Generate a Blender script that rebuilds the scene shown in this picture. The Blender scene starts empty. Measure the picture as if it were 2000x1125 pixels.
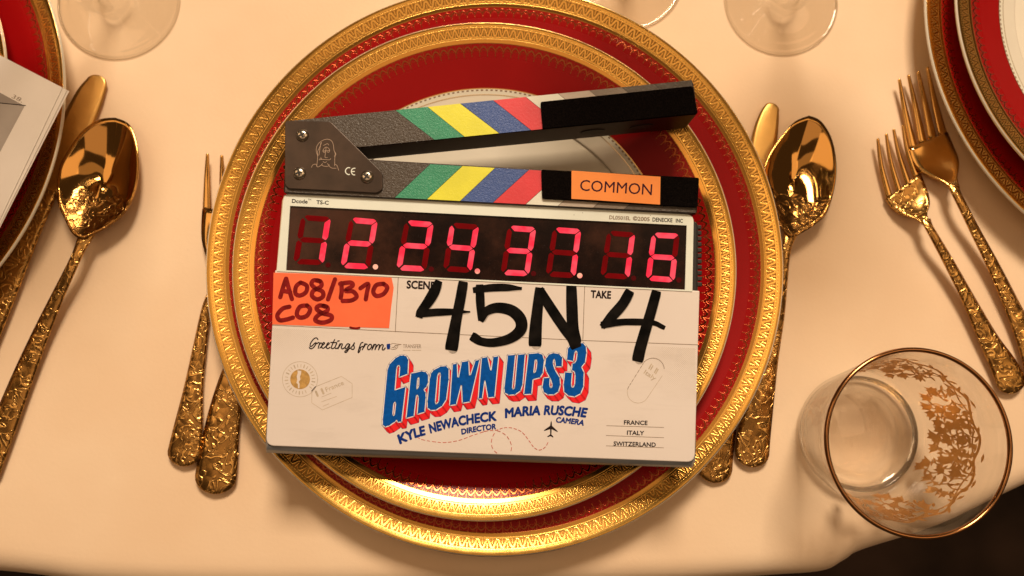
import bpy, bmesh, math, random
from mathutils import Vector, Matrix
from mathutils.geometry import tessellate_polygon
random.seed(7)
PI = math.pi
sc = bpy.context.scene
C = sc.collection

# ------------------------------------------------------------------ camera
F_PX, PITCH, ROLL, CAM_H = 1477.5, .1198, .1163, .4139
fw = Vector((0, math.sin(PITCH), -math.cos(PITCH)))
up0 = Vector((0, math.cos(PITCH), math.sin(PITCH)))
rt0 = Vector((1, 0, 0))
rt = rt0*math.cos(ROLL) + up0*math.sin(ROLL)
up = -rt0*math.sin(ROLL) + up0*math.cos(ROLL)
cam_pos = Vector((0, 0, CAM_H))
cd = bpy.data.cameras.new('camera')
cam = bpy.data.objects.new('camera', cd)
C.objects.link(cam)
cam.matrix_world = Matrix.Translation(cam_pos) @ Matrix((rt, up, -fw)).transposed().to_4x4()
cd.sensor_width = 36
cd.lens = F_PX/2000*36
cd.clip_start = .01
cd.clip_end = 20
cd.dof.use_dof = True
cd.dof.focus_distance = .362
cd.dof.aperture_fstop = 7.0
sc.camera = cam
sc.render.resolution_x, sc.render.resolution_y = 1024, 576

def ray(px, py):
    return (fw + rt*((px-1000)/F_PX) - up*((py-562.5)/F_PX))
def at(px, py, z=0.0):
    """the point of the real horizontal plane z that the photograph shows at a pixel"""
    d = ray(px, py)
    return cam_pos + d*((z-CAM_H)/d.z)

# ------------------------------------------------------------------ world and lamps
w = bpy.data.worlds.new('World')
sc.world = w
w.use_nodes = True
bg = w.node_tree.nodes['Background']
bg.inputs[0].default_value = (1.0, .60, .31, 1)
bg.inputs[1].default_value = .075

def lamp(name, loc, target, sx, sy, power, col):
    ld = bpy.data.lights.new(name, 'AREA')
    ld.shape = 'RECTANGLE'
    ld.size, ld.size_y = sx, sy
    ld.energy = power
    ld.color = col
    o = bpy.data.objects.new(name, ld)
    C.objects.link(o)
    o.location = loc
    o.rotation_euler = (Vector(target)-Vector(loc)).to_track_quat('-Z', 'Y').to_euler()
    o['kind'] = 'structure'
    return o
lamp('key_light', (-.03, 1.40, 1.68), (0, .06, 0), .54, .46, 51, (1, .80, .585))
lamp('left_fill_light', (-1.15, .35, 1.65), (-.1, .05, 0), .9, 1.2, 5.0, (1, .64, .35))  # unseen fill, added so the gold rims mirror something warm and bright
lamp('right_fill_light', (1.15, .45, 1.65), (.1, .05, 0), .9, 1.2, 5.0, (1, .64, .35))  # its added counterpart on the right, leaving straight overhead dark for the spoons
lamp('far_fill_light', (0, .55, 2.3), (0, .1, 0), 1.6, .5, 1.3, (1, .64, .35))  # added overhead fill for the gold, no actual fitting
lamp('front_fill_light', (0, -.50, 2.0), (0, .05, 0), 1.7, .8, 3.2, (1, .64, .38))  # added on the near side to lift shadows and the upper gold rims

sc.view_settings.view_transform = 'Standard'
sc.view_settings.look = 'None'
sc.view_settings.exposure = -.05
sc.view_settings.gamma = 1

# ------------------------------------------------------------------ shader helpers
class X:
    """tiny expression builder for math nodes"""
    def __init__(s, nt, sock): s.nt, s.s = nt, sock
    def _op(s, op, *a, clamp=False):
        n = s.nt.nodes.new('ShaderNodeMath'); n.operation = op; n.use_clamp = clamp
        for i, v in enumerate((s,)+a):
            if isinstance(v, X): s.nt.links.new(v.s, n.inputs[i])
            else: n.inputs[i].default_value = v
        return X(s.nt, n.outputs[0])
    def __add__(s, o): return s._op('ADD', o)
    def __sub__(s, o): return s._op('SUBTRACT', o)
    def __mul__(s, o): return s._op('MULTIPLY', o)
    __rmul__ = __mul__
    __radd__ = __add__
    def rsub(s, o): return (s*-1.0)+o
    def __truediv__(s, o): return s._op('DIVIDE', o)
    def sin(s): return s._op('SINE')
    def cos(s): return s._op('COSINE')
    def abs(s): return s._op('ABSOLUTE')
    def fract(s): return s._op('FRACT')
    def mx(s, o): return s._op('MAXIMUM', o)
    def mn(s, o): return s._op('MINIMUM', o)
    def sstep(s, a, b):
        n = s.nt.nodes.new('ShaderNodeMapRange'); n.interpolation_type = 'SMOOTHSTEP'
        s.nt.links.new(s.s, n.inputs[0])
        n.inputs[1].default_value, n.inputs[2].default_value = a, b
        if a > b:
            n.inputs[1].default_value, n.inputs[2].default_value = b, a
            n.inputs[3].default_value, n.inputs[4].default_value = 1, 0
        return X(s.nt, n.outputs[0])

def new_mat(name):
    m = bpy.data.materials.new(name); m.use_nodes = True
    nt = m.node_tree
    return m, nt, nt.nodes['Principled BSDF']
def setp(b, **k):
    names = dict(col='Base Color', rough='Roughness', metal='Metallic', coat='Coat Weight', coatr='Coat Roughness',
                 spec='Specular IOR Level', emit='Emission Color', es='Emission Strength', trans='Transmission Weight',
                 ior='IOR', sheen='Sheen Weight', alpha='Alpha', sss='Subsurface Weight', aniso='Anisotropic')
    for a, v in k.items():
        i = b.inputs[names[a]]
        i.default_value = (*v, 1) if isinstance(v, tuple) else v
def noise(nt, scale, detail=3, rough=.5, coord='Object', dist=0, vec=None):
    n = nt.nodes.new('ShaderNodeTexNoise')
    n.inputs['Scale'].default_value = scale; n.inputs['Detail'].default_value = detail
    n.inputs['Roughness'].default_value = rough; n.inputs['Distortion'].default_value = dist
    if vec is None:
        tc = nt.nodes.new('ShaderNodeTexCoord'); nt.links.new(tc.outputs[coord], n.inputs['Vector'])
    else: nt.links.new(vec, n.inputs['Vector'])
    return X(nt, n.outputs['Fac'])
def voro(nt, scale, feature='F1', out='Distance', smooth=None):
    tc = nt.nodes.new('ShaderNodeTexCoord')
    n = nt.nodes.new('ShaderNodeTexVoronoi'); n.feature = feature
    n.inputs['Scale'].default_value = scale
    nt.links.new(tc.outputs['Object'], n.inputs['Vector'])
    return X(nt, n.outputs[out])
def mixc(nt, f, a, b):
    n = nt.nodes.new('ShaderNodeMix'); n.data_type = 'RGBA'
    if isinstance(f, X): nt.links.new(f.s, n.inputs[0])
    else: n.inputs[0].default_value = f
    for i, v in ((6, a), (7, b)):
        if isinstance(v, tuple): n.inputs[i].default_value = (*v, 1)
        else: nt.links.new(v, n.inputs[i])
    return n.outputs[2]
def bump(nt, b, h, strength, dist, slot='Normal'):
    n = nt.nodes.new('ShaderNodeBump')
    n.inputs['Strength'].default_value = strength; n.inputs['Distance'].default_value = dist
    nt.links.new(h.s, n.inputs['Height'])
    nt.links.new(n.outputs[0], b.inputs[slot])
    return n
def polar(nt):
    tc = nt.nodes.new('ShaderNodeTexCoord'); sp = nt.nodes.new('ShaderNodeSeparateXYZ')
    nt.links.new(tc.outputs['Object'], sp.inputs[0])
    x, y = X(nt, sp.outputs[0]), X(nt, sp.outputs[1])
    return y._op('ARCTAN2', x), (x*x+y*y)._op('SQRT')

def simple(name, col, rough=.5, metal=0, var=.08, vscale=60, bstr=0, bscale=400, bdist=.0002, **k):
    """plain paint-like material with slight colour variation and fine relief"""
    m, nt, b = new_mat(name)
    if 'print' in name or 'marker' in name: k.setdefault('spec', .06); rough = .6
    n = noise(nt, vscale, 4)
    lo = tuple(c*(1-var) for c in col); hi = tuple(min(1, c*(1+var)) for c in col)
    nt.links.new(mixc(nt, n.sstep(.3, .7), lo, hi), b.inputs['Base Color'])
    setp(b, rough=rough, metal=metal, **k)
    if bstr: bump(nt, b, noise(nt, bscale, 3), bstr, bdist)
    return m

M = {}
GOLD = (.93, .56, .17)
# tablecloth: cream damask with weave and soft stains of tone
m, nt, b = new_mat('cream_tablecloth')
n1 = noise(nt, 9, 4)
nt.links.new(mixc(nt, n1.sstep(.35, .65), (.82, .605, .41), (.86, .66, .465)), b.inputs['Base Color'])
setp(b, rough=.85, sheen=.15, spec=.2)
tc = nt.nodes.new('ShaderNodeTexCoord'); sp = nt.nodes.new('ShaderNodeSeparateXYZ')
nt.links.new(tc.outputs['Object'], sp.inputs[0])
wv = (X(nt, sp.outputs[0])*9000).sin()*(X(nt, sp.outputs[1])*9000).sin()
h = wv*.02 + noise(nt, 500, 3)*.12 + noise(nt, 22, 2)*.9
bump(nt, b, h, .4, .0014)
M['cloth'] = m

# polished gold of rims
def gold(name, rough=.22, bstr=.0, bscale=300, col=GOLD, bdist=.0003):
    m, nt, b = new_mat(name)
    n = noise(nt, 120, 4)
    nt.links.new(mixc(nt, n.sstep(.3, .75), tuple(c*.9 for c in col), col), b.inputs['Base Color'])
    setp(b, metal=1.0)
    r = n*.12+(rough-.06)
    nt.links.new(r.s, b.inputs['Roughness'])
    if bstr: bump(nt, b, noise(nt, bscale, 3), bstr, bdist)
    return m
M['gold'] = gold('polished_gold', .2)
M['gold_satin'] = gold('satin_gold', .32)
M['cutlery'] = gold('cutlery_gold', .13, .04, 150, (.70, .40, .125))
M['knife_gold'] = gold('brushed_knife_gold', .36, .05, 150, (.76, .45, .14))
# chased floral relief of the handles
m, nt, b = new_mat('chased_gold')
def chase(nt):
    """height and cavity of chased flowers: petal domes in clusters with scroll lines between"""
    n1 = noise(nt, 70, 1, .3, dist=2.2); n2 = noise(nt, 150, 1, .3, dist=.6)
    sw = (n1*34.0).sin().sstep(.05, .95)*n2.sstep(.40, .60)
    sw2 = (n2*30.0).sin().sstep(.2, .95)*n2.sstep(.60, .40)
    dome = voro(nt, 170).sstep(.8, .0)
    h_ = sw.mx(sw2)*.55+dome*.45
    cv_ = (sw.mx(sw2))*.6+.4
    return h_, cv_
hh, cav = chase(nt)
nt.links.new(mixc(nt, cav, (.14, .055, .012), (.84, .49, .15)), b.inputs['Base Color'])  # hollows coloured darker, in place of the shade between the reliefs
setp(b, metal=1.0, rough=.24)
bump(nt, b, hh, 1.0, .00040)
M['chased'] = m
M['porcelain'] = simple('white_porcelain', (.80, .74, .62), .12, var=.02, coat=.5)

def lace_mat(name, N, r0, r1):
    """gold band with an etched wave-and-stem lace, polar about the plate's centre"""
    m, nt, b = new_mat(name)
    th, r = polar(nt)
    s = (r-r0)/(r1-r0)
    a = th*float(N)
    c, sn = a.cos(), a.sin()
    wave = c*.22+.45
    d = (s-wave).abs()/((sn*sn*9.0+1.0)._op('SQRT'))
    line = d.sstep(.070, .040)
    half = (a*.5)
    st1 = half.sin().abs().sstep(.26, .12)*s.sstep(.50, .44)
    st2 = half.cos().abs().sstep(.26, .12)*s.sstep(.40, .46)
    band = s.sstep(.15, .19)*s.sstep(.76, .72)
    tri = (half.sin().abs().sstep(.35, .20))*s.sstep(.15, .2)*s.sstep(.2, .26)
    g = (line.mx(st1)).mx(st2)
    dark = band*(g.rsub(1.0))
    edge = ((s-.055).abs().sstep(.03, .015)).mx((s-.86).abs().sstep(.025, .012)*((a*3.0).sin().sstep(-.4, 0)))
    dark = dark.mx(edge*.7)
    n = noise(nt, 200, 3)
    col = mixc(nt, dark, (.93, .54, .13), (.43, .20, .042))
    nt.links.new(col, b.inputs['Base Color'])
    setp(b, metal=1.0)
    rr = dark*.42+n*.06+.12
    nt.links.new(rr.s, b.inputs['Roughness'])
    bump(nt, b, dark.rsub(1.0), .4, .00022)
    return m
RED = (.32, .003, .004)
def fringe_mat(name, N, r0, r1):
    """red glaze with a gilt floral fringe growing inward from the gold band"""
    m, nt, b = new_mat(name)
    th, r = polar(nt)
    s = (r-r0)/(r1-r0)
    a = th*float(N*.5)
    sa, ca = a.sin().abs(), a.cos().abs()
    arc = ca*.26+.34
    line = (s-arc).abs().sstep(.075, .04)
    arc2 = ca*.20+.22
    dots = ((s-arc2).abs().sstep(.05, .02))*((a*8.0).sin().sstep(.35, .7))
    tree = sa.rsub(1.0)
    tree = ca.sstep(.10, .05)*s.sstep(.08, .12)
    bud = ((s-.12).abs().sstep(.07, .04))*ca.sstep(.22, .12)
    solid = s.sstep(.74, .82)
    sp = voro(nt, 900)
    lacefill = ((s-arc).sstep(.02, .12))*(sp.sstep(.42, .30))*.55
    g = ((line.mx(dots)).mx(tree)).mx(bud).mx(solid).mx(lacefill)
    fade = s.sstep(.0, .06)
    g = g*fade
    n = noise(nt, 30, 3)
    red = mixc(nt, n.sstep(.3, .7), tuple(x*.92 for x in RED), RED)
    nt.links.new(mixc(nt, g, red, mixc(nt, solid, (.31, .08, .025), (.74, .38, .085))), b.inputs['Base Color'])
    nt.links.new(g.s, b.inputs['Metallic'])
    rr = g*-.06+.24
    nt.links.new(rr.s, b.inputs['Roughness'])
    setp(b, coat=.04, spec=.15)
    bump(nt, b, g, .3, .0002)
    return m
M['lace_c'] = lace_mat('gilt_lace_charger', 180, .1425, .1500)
M['fringe_c'] = fringe_mat('red_fringe_charger', 200, .1352, .1425)
M['lace_p'] = lace_mat('gilt_lace_dinner', 200, .1213, .1282)
M['fringe_p'] = fringe_mat('red_fringe_dinner', 170, .1125, .1213)
m, nt, b = new_mat('red_glaze')
n = noise(nt, 30, 3)
nt.links.new(mixc(nt, n.sstep(.3, .7), tuple(x*.92 for x in RED), RED), b.inputs['Base Color'])
setp(b, rough=.35, spec=.15, coat=.07, coatr=.06)
bump(nt, b, noise(nt, 60, 2), .04, .0006)
M['red'] = m
# beaded gilt line round the white well
m, nt, b = new_mat('beaded_gilt_line')
th, r = polar(nt)
s = (r-.0945)/.0035
bead = ((th*232.0).sin().sstep(-.2, .35))*((s-.70).abs().sstep(.13, .07))
gl = (s.sstep(.84, .9)).mx(s.sstep(.16, .1)*.6)
c1 = mixc(nt, gl, (.78, .74, .62), (.80, .50, .18))
nt.links.new(mixc(nt, bead, c1, (.20, .10, .04)), b.inputs['Base Color'])
nt.links.new(gl.s, b.inputs['Metallic'])
setp(b, rough=.2)
M['bead'] = m

M['slate_face'] = None
m, nt, b = new_mat('frosted_acrylic')
n = noise(nt, 14, 3); n2 = noise(nt, 90, 5, .7)
tcg = nt.nodes.new('ShaderNodeTexCoord'); mp = nt.nodes.new('ShaderNodeMapping'); mp.inputs['Scale'].default_value = (18, 75, 1); mp.inputs['Rotation'].default_value = (0, 0, .5)
nt.links.new(tcg.outputs['Object'], mp.inputs[0])
gh = noise(nt, 1.0, 5, .65, dist=1.2, vec=mp.outputs[0]).sstep(.52, .74)*.22
c0 = mixc(nt, n.sstep(.3, .7)*.6+n2*.3, (.72, .645, .60), (.78, .715, .68))
nt.links.new(mixc(nt, gh, c0, (.52, .46, .42)), b.inputs['Base Color'])
rr = n2*.15+.30
nt.links.new(rr.s, b.inputs['Roughness'])
setp(b, coat=.15, coatr=.2, spec=.35)
M['acrylic'] = m
M['acrylic_edge'] = simple('acrylic_edge', (.62, .58, .52), .15, coat=.5)
M['bezel'] = simple('white_bezel', (.78, .83, .76), .35, var=.03, bstr=.1)
M['clear_edge'] = simple('clear_side_edge', (.55, .42, .28), .15, coat=.5)
m, nt, b = new_mat('smoked_window')
n = noise(nt, 35, 5, .7); n2 = noise(nt, 8, 3)
nt.links.new(mixc(nt, (n*n2).sstep(.15, .40), (.006, .002, .002), (.055, .020, .012)), b.inputs['Base Color'])
sc2 = noise(nt, 900, 2, .9).sstep(.68, .74)*.4
nt.links.new((sc2+.2).s, b.inputs['Roughness'])
setp(b, spec=.3)
M['window'] = m
def led(name, base, col, es):
    m, nt, b = new_mat(name)
    n = noise(nt, 160, 2)
    nt.links.new(mixc(nt, n.sstep(.35, .65), base, tuple(x*.8 for x in base)), b.inputs['Base Color'])
    setp(b, rough=.5, spec=.04)
    if es:
        nt.links.new(mixc(nt, n.sstep(.35, .65), col, (col[0], min(1, col[1]*3.4), min(1, col[2]*2.0))), b.inputs['Emission Color'])
        setp(b, es=es)
    return m
M['led_on'] = led('lit_led', (.28, .006, .012), (.86, .026, .060), 1.0)
M['led_off'] = led('unlit_led', (.17, .001, .003), (0, 0, 0), 0)
M['led_dot'] = led('lit_led_dot', (.3, .03, .03), (.95, .15, .16), 1.0)
M['led_dimdot'] = led('unlit_led_dot', (.09, .004, .006), (0, 0, 0), 0)

def leather(name, col, rough=.42, bstr=.45):
    m, nt, b = new_mat(name)
    h = noise(nt, 950, 3, .6, dist=.8)
    n = noise(nt, 60, 3)
    nt.links.new(mixc(nt, n.sstep(.3, .7), tuple(c*.88 for c in col), col), b.inputs['Base Color'])
    setp(b, rough=rough, spec=.5)
    bump(nt, b, h, bstr*1.7, .0005)
    return m
M['stick'] = leather('black_textured_paint', (.066, .049, .036), .38)
M['stick_side'] = simple('dark_stick_side', (.028, .011, .007), .4, bstr=.2, spec=.25)  # reddish brown has the light bounced off the red plates painted in
M['green'] = leather('green_stripe', (.035, .30, .165))
M['yellow'] = leather('yellow_stripe', (.80, .78, .045), .45, .12)
M['blue'] = leather('blue_stripe', (.045, .10, .33))
M['redst'] = leather('red_stripe', (.72, .035, .05), .45, .12)
M['whitest'] = leather('white_stripe', (.78, .78, .68), .45, .12)
M['g1st'] = leather('light_grey_stripe', (.50, .42, .35), .45, .2)
M['g2st'] = leather('mid_grey_stripe', (.22, .17, .13), .45, .3)
M['g3st'] = leather('dark_grey_stripe', (.085, .062, .045), .45, .4)
M['body'] = simple('black_plastic_body', (.018, .016, .016), .4, bstr=.2)
M['lip'] = simple('grey_lower_edge', (.26, .28, .31), .3, coat=.3)
m, nt, b = new_mat('hinge_plate_steel')
n = noise(nt, 40, 4, .6); n2 = noise(nt, 700, 3)
nt.links.new(mixc(nt, n.sstep(.3, .7), (.042, .028, .021), (.078, .050, .036)), b.inputs['Base Color'])
setp(b, rough=.32, metal=.4)
bump(nt, b, n2, .12, .0001)
M['plate_metal'] = m
M['bevel_metal'] = simple('bare_plate_edge', (.50, .40, .33), .3, 1)
M['screw'] = simple('screw_steel', (.62, .56, .47), .22, 1, bstr=.1)
M['black'] = simple('recess_black', (.012, .009, .007), .5)
m, nt, b = new_mat('black_hook_pile')
nz = noise(nt, 2600, 2, .8); n = noise(nt, 90, 3)
nt.links.new(mixc(nt, nz.sstep(.35, .8), (.002, .0015, .0015), (.014, .010, .009)), b.inputs['Base Color'])
setp(b, rough=1.0, spec=.02)
bump(nt, b, nz, 1.0, .0006)
M['pile'] = m
M['orange_lab'] = simple('orange_label_paper', (.93, .30, .065), .5, var=.05, spec=.3)
M['orange_note'] = simple('neon_orange_tape', (.93, .165, .065), .42, var=.08, vscale=40, bstr=.5, bscale=70, bdist=.0010, spec=.3)
M['ink_red'] = simple('dark_red_marker', (.22, .012, .012), .5, var=.25, vscale=250)
M['ink_black'] = simple('black_marker', (.0045, .0035, .003), .28, var=.9, vscale=140, bstr=.3)
M['smear'] = simple('grey_marker_haze', (.42, .37, .33), .4, var=.2, vscale=300)
M['print_black'] = simple('black_print', (.020, .012, .012), .5)
M['print_grey'] = simple('grey_print', (.26, .19, .14), .5, var=.3, vscale=500)
M['print_faint'] = simple('faint_stamp_print', (.52, .43, .33), .5, var=.15, vscale=400)
M['print_tan'] = simple('tan_stamp_print', (.50, .30, .10), .5, var=.2, vscale=500)
M['print_blue'] = simple('blue_print', (.002, .085, .40), .42, var=.12, vscale=500)
M['print_navy'] = simple('navy_print', (.008, .035, .23), .45, var=.2, vscale=400)
M['print_red'] = simple('red_print', (.80, .025, .030), .42, var=.08)
M['print_white'] = simple('white_print', (.86, .82, .78), .42, var=.03)
M['dash_red'] = simple('dashed_red_print', (.55, .10, .07), .5)
M['etch'] = simple('etched_line', (.48, .35, .26), .4, .3)
M['purple_ink'] = simple('purple_black_print', (.045, .012, .028), .5)
M['paper'] = simple('script_paper', (.84, .775, .73), .7, var=.03, vscale=20, bstr=.1, bscale=200)
M['paper_edge'] = simple('paper_edge', (.66, .60, .55), .8)
M['paper_grey'] = simple('grey_printed_block', (.42, .37, .34), .7, var=.06)
M['paper_grey2'] = simple('darker_grey_printed_block', (.33, .285, .26), .7, var=.06)
M['floor'] = simple('dark_carpet', (.05, .03, .022), .9, var=.95, vscale=3.5)
M['gilt'] = gold('gilt_decoration', .34, .3, 900, (.74, .42, .15))
M['rim_gilt'] = gold('gilt_glass_rim', .16, .0, 300, (.42, .20, .08))

# clear glass: thin-walled mixture of transmission and Fresnel gloss (walls a millimetre thick)
def glass(name, refr, tint, edge_=(.66, .60, .53)):
    m = bpy.data.materials.new(name); m.use_nodes = True
    nt = m.node_tree; N = nt.nodes; L = nt.links
    N.remove(N['Principled BSDF']); out = N['Material Output']
    tr = N.new('ShaderNodeBsdfTransparent'); tr.inputs[0].default_value = (*tint, 1)
    gl = N.new('ShaderNodeBsdfGlossy'); gl.inputs['Roughness'].default_value = .03
    rf = N.new('ShaderNodeBsdfGlass'); rf.inputs['Roughness'].default_value = 0; rf.inputs['IOR'].default_value = 1.5
    rf.inputs['Color'].default_value = (.98, .97, .95, 1)
    ge = N.new('ShaderNodeNewGeometry'); vd = N.new('ShaderNodeVectorMath'); vd.operation = 'DOT_PRODUCT'
    L.new(ge.outputs['Normal'], vd.inputs[0]); L.new(ge.outputs['Incoming'], vd.inputs[1])
    c_ = X(nt, vd.outputs['Value']).abs().rsub(1.0)
    fr = c_._op('POWER', 5.0)*.92+.055
    L.new(mixc(nt, c_._op('POWER', 2.5), tuple(tint), edge_), tr.inputs[0])
    nz = noise(nt, 40, 3)
    bp = N.new('ShaderNodeBump'); bp.inputs['Strength'].default_value = .15; bp.inputs['Distance'].default_value = .0008
    L.new(nz.s, bp.inputs['Height'])
    for n_ in (gl, rf): L.new(bp.outputs[0], n_.inputs['Normal'])
    m1 = N.new('ShaderNodeMixShader'); L.new(fr.s, m1.inputs[0]); L.new(tr.outputs[0], m1.inputs[1]); L.new(gl.outputs[0], m1.inputs[2])
    m2 = N.new('ShaderNodeMixShader'); m2.inputs[0].default_value = refr; L.new(m1.outputs[0], m2.inputs[1]); L.new(rf.outputs[0], m2.inputs[2])
    L.new(m2.outputs[0], out.inputs[0])
    return m
M['glass'] = glass('clear_glass', .10, (.97, .96, .94))
M['wall_glass'] = glass('tumbler_glass', .08, (.985, .98, .97), (.88, .84, .79))
M['glass_base'] = glass('thick_clear_glass', .8, (.97, .96, .94))

# ------------------------------------------------------------------ object helpers
def tag(o, label=None, cat=None, group=None, kind=None):
    for k, v in (('label', label), ('category', cat), ('group', group), ('kind', kind)):
        if v: o[k] = v
    return o
def empty(name, loc, label, cat, group=None, rot=None):
    o = bpy.data.objects.new(name, None); C.objects.link(o)
    o.location = loc; o.empty_display_size = .02
    if rot is not None: o.rotation_euler = rot
    return tag(o, label, cat, group)
def mesh_obj(name, verts, faces, mat, parent=None, smooth=False, origin=None):
    me = bpy.data.meshes.new(name)
    if origin is not None: verts = [Vector(v)-Vector(origin) for v in verts]
    me.from_pydata([tuple(v) for v in verts], [], faces)
    me.materials.append(mat)
    if smooth: me.polygons.foreach_set('use_smooth', [True]*len(me.polygons))
    me.update()
    o = bpy.data.objects.new(name, me); C.objects.link(o)
    if parent is not None: o.parent = parent
    return o
def fix_normals(o):
    bm = bmesh.new(); bm.from_mesh(o.data); bmesh.ops.recalc_face_normals(bm, faces=bm.faces); bm.to_mesh(o.data); bm.free()
    return o
def bevel(o, wd, seg=2, ang=30):
    md = o.modifiers.new('bevel', 'BEVEL'); md.width = wd; md.segments = seg; md.limit_method = 'ANGLE'; md.angle_limit = math.radians(ang)
    return o
def lathe(name, prof, mat, parent, n=192, closed=False, smooth=True, org=(0, 0, 0)):
    V, Fc = [], []
    for i in range(n):
        a = 2*PI*i/n; ca, sa = math.cos(a), math.sin(a)
        for r, z in prof: V.append((org[0]+r*ca, org[1]+r*sa, org[2]+z))
    k = len(prof)
    for i in range(n):
        j = (i+1) % n
        for q in range(k if closed else k-1):
            q2 = (q+1) % k
            Fc.append((i*k+q, j*k+q, j*k+q2, i*k+q2))
    o = mesh_obj(name, V, Fc, mat, parent, smooth)
    bm = bmesh.new(); bm.from_mesh(o.data)
    bmesh.ops.remove_doubles(bm, verts=bm.verts, dist=1e-7)
    bmesh.ops.recalc_face_normals(bm, faces=bm.faces)
    bm.to_mesh(o.data); bm.free()
    return o
def smoothpts(P, n=8):
    """Catmull-Rom through tuples of any length"""
    out = []
    k = len(P)
    for i in range(k-1):
        p0, p1, p2, p3 = P[max(i-1, 0)], P[i], P[i+1], P[min(i+2, k-1)]
        for j in range(n):
            t = j/n
            out.append(tuple(.5*((2*b)+(-a+c)*t+(2*a-5*b+4*c-d)*t*t+(-a+3*b-3*c+d)*t**3) for a, b, c, d in zip(p0, p1, p2, p3)))
    out.append(tuple(P[-1]))
    return out

# ------------------------------------------------------------------ setting: floor and cloth
mesh_obj('floor', [(-3, -3, -.74), (3, -3, -.74), (3, 3, -.74), (-3, 3, -.74)], [(0, 1, 2, 3)], M['floor'])['kind'] = 'structure'
ET = smoothpts([(-1200, 960), (-500, 1085), (0, 1130), (180, 1153), (450, 1164), (900, 1160), (1300, 1150), (1520, 1136), (1620, 1128), (1662, 1108),
                (1700, 1086), (1850, 1037), (2000, 966), (2250, 848), (2700, 640), (3600, 300)], 8)
edge = [at(x, y, 0) for x, y in ET]
V, Fc = [], []
rows = []
R_ED = .016
for i, p in enumerate(edge):
    q0, q1 = edge[max(i-1, 0)], edge[min(i+1, len(edge)-1)]
    t = (q1-q0).normalized(); nrm = Vector((-t.y, t.x, 0))
    if nrm.y < 0: nrm = -nrm
    nn = Vector((0, 1, 0))
    row = []
    ins = p+nn.normalized()*R_ED
    for d in (1.6, .9, .5, .3, .2, .12, .07, .035, .015, .005):
        row.append(ins+Vector((0, 1, 0))*d)
    for k in range(9):
        a = k/8*PI/2
        row.append(p+nn.normalized()*(R_ED-R_ED*math.sin(a))+Vector((0, 0, -(R_ED-R_ED*math.cos(a)))))
    wob = math.sin(i*.55)*.010
    for dz in (.06, .15, .28):
        row.append(p+Vector((0, wob*dz/.1, -R_ED-dz)))
    rows.append(row)
k = len(rows[0])
for r in rows: V += r
for i in range(len(rows)-1):
    for j in range(k-1): Fc.append((i*k+j, i*k+j+1, (i+1)*k+j+1, (i+1)*k+j))
tc_o = mesh_obj('tablecloth', V, Fc, M['cloth'], smooth=True)
fix_normals(tc_o)
tag(tc_o, 'cream cloth covering the whole table and hanging over its near edge', 'tablecloth')

# ------------------------------------------------------------------ plates
def interp(prof, r):
    for (a, za), (b_, zb) in zip(prof, prof[1:]):
        if a <= r <= b_: return za+(zb-za)*(r-a)/(b_-a)
    return prof[-1][1]
CH = [(0, .0050), (.094, .0050), (.100, .0062), (.108, .0095), (.116, .0118), (.1352, .0160), (.1425, .0176), (.1500, .0206), (.1512, .0208)]
CHS = smoothpts([(r, z) for r, z in CH], 6)
PL = [(0, .0110), (.080, .0110), (.086, .0122), (.0925, .0142), (.0980, .0162), (.1125, .0224), (.1213, .0262), (.1282, .0288), (.1293, .0289)]
PLS = smoothpts([(r, z) for r, z in PL], 6)
def ring(name, prof, r0, r1, lift, mat, parent, n=256):
    pts = [r0]+[r for r, z in prof if r0+1e-5 < r < r1-1e-5]+[r1]
    return lathe(name, [(r, interp(prof, r)+lift) for r in pts], mat, parent, n)
def charger(c, label):
    e = empty('charger_plate', (c[0], c[1], 0), label, 'charger plate', 'red and gold charger plates')
    top = [(r, z) for r, z in CHS]
    under = [(.1519, .0200), (.1516, .0190), (.1490, .0180), (.1350, .0125), (.116, .0080), (.100, .0020), (.096, .0004), (.093, .0004), (.091, .0020), (0, .0020)]
    lathe('porcelain_body', top+under, M['porcelain'], e, 256)
    ring('red_glaze', CHS, 0, .1352, .00012, M['red'], e)
    ring('gilt_fringe', CHS, .1352, .1425, .00013, M['fringe_c'], e)
    ring('gilt_lace_band', CHS, .1425, .1511, .00022, M['lace_c'], e)
    return e
def dinner(c, label):
    e = empty('dinner_plate', (c[0], c[1], 0), label, 'dinner plate', 'red and gold dinner plates')
    under = [(.1299, .0281), (.1295, .0270), (.127, .0258), (.1125, .0198), (.098, .0145), (.088, .0095), (.080, .0068), (.076, .0054), (.073, .0054), (.071, .0075), (0, .0078)]
    lathe('porcelain_body', list(PLS)+under, M['porcelain'], e, 256)
    ring('beaded_line', PLS, .0945, .0980, .00014, M['bead'], e)
    ring('red_glaze', PLS, .0980, .1125, .00012, M['red'], e)
    ring('gilt_fringe', PLS, .1125, .1213, .00013, M['fringe_p'], e)
    ring('gilt_lace_band', PLS, .1213, .1291, .00022, M['lace_p'], e)
    return e
charger((-.0101, .0621), 'large gold rimmed red charger plate in the middle, under the clapperboard')
charger((-.3999, .0996), 'red charger plate cut off at the left edge, under the white script pages')
charger((.3600, .2400), 'red charger plate cut off at the upper right corner, next to the forks')
dinner((-.0151, .0582), 'red dinner plate with white centre carrying the clapperboard')
dinner((-.4037, .1011), 'red dinner plate mostly hidden by the white script pages at left')
dinner((.3500, .2409), 'red dinner plate with bright white centre showing at the upper right corner')

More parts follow.
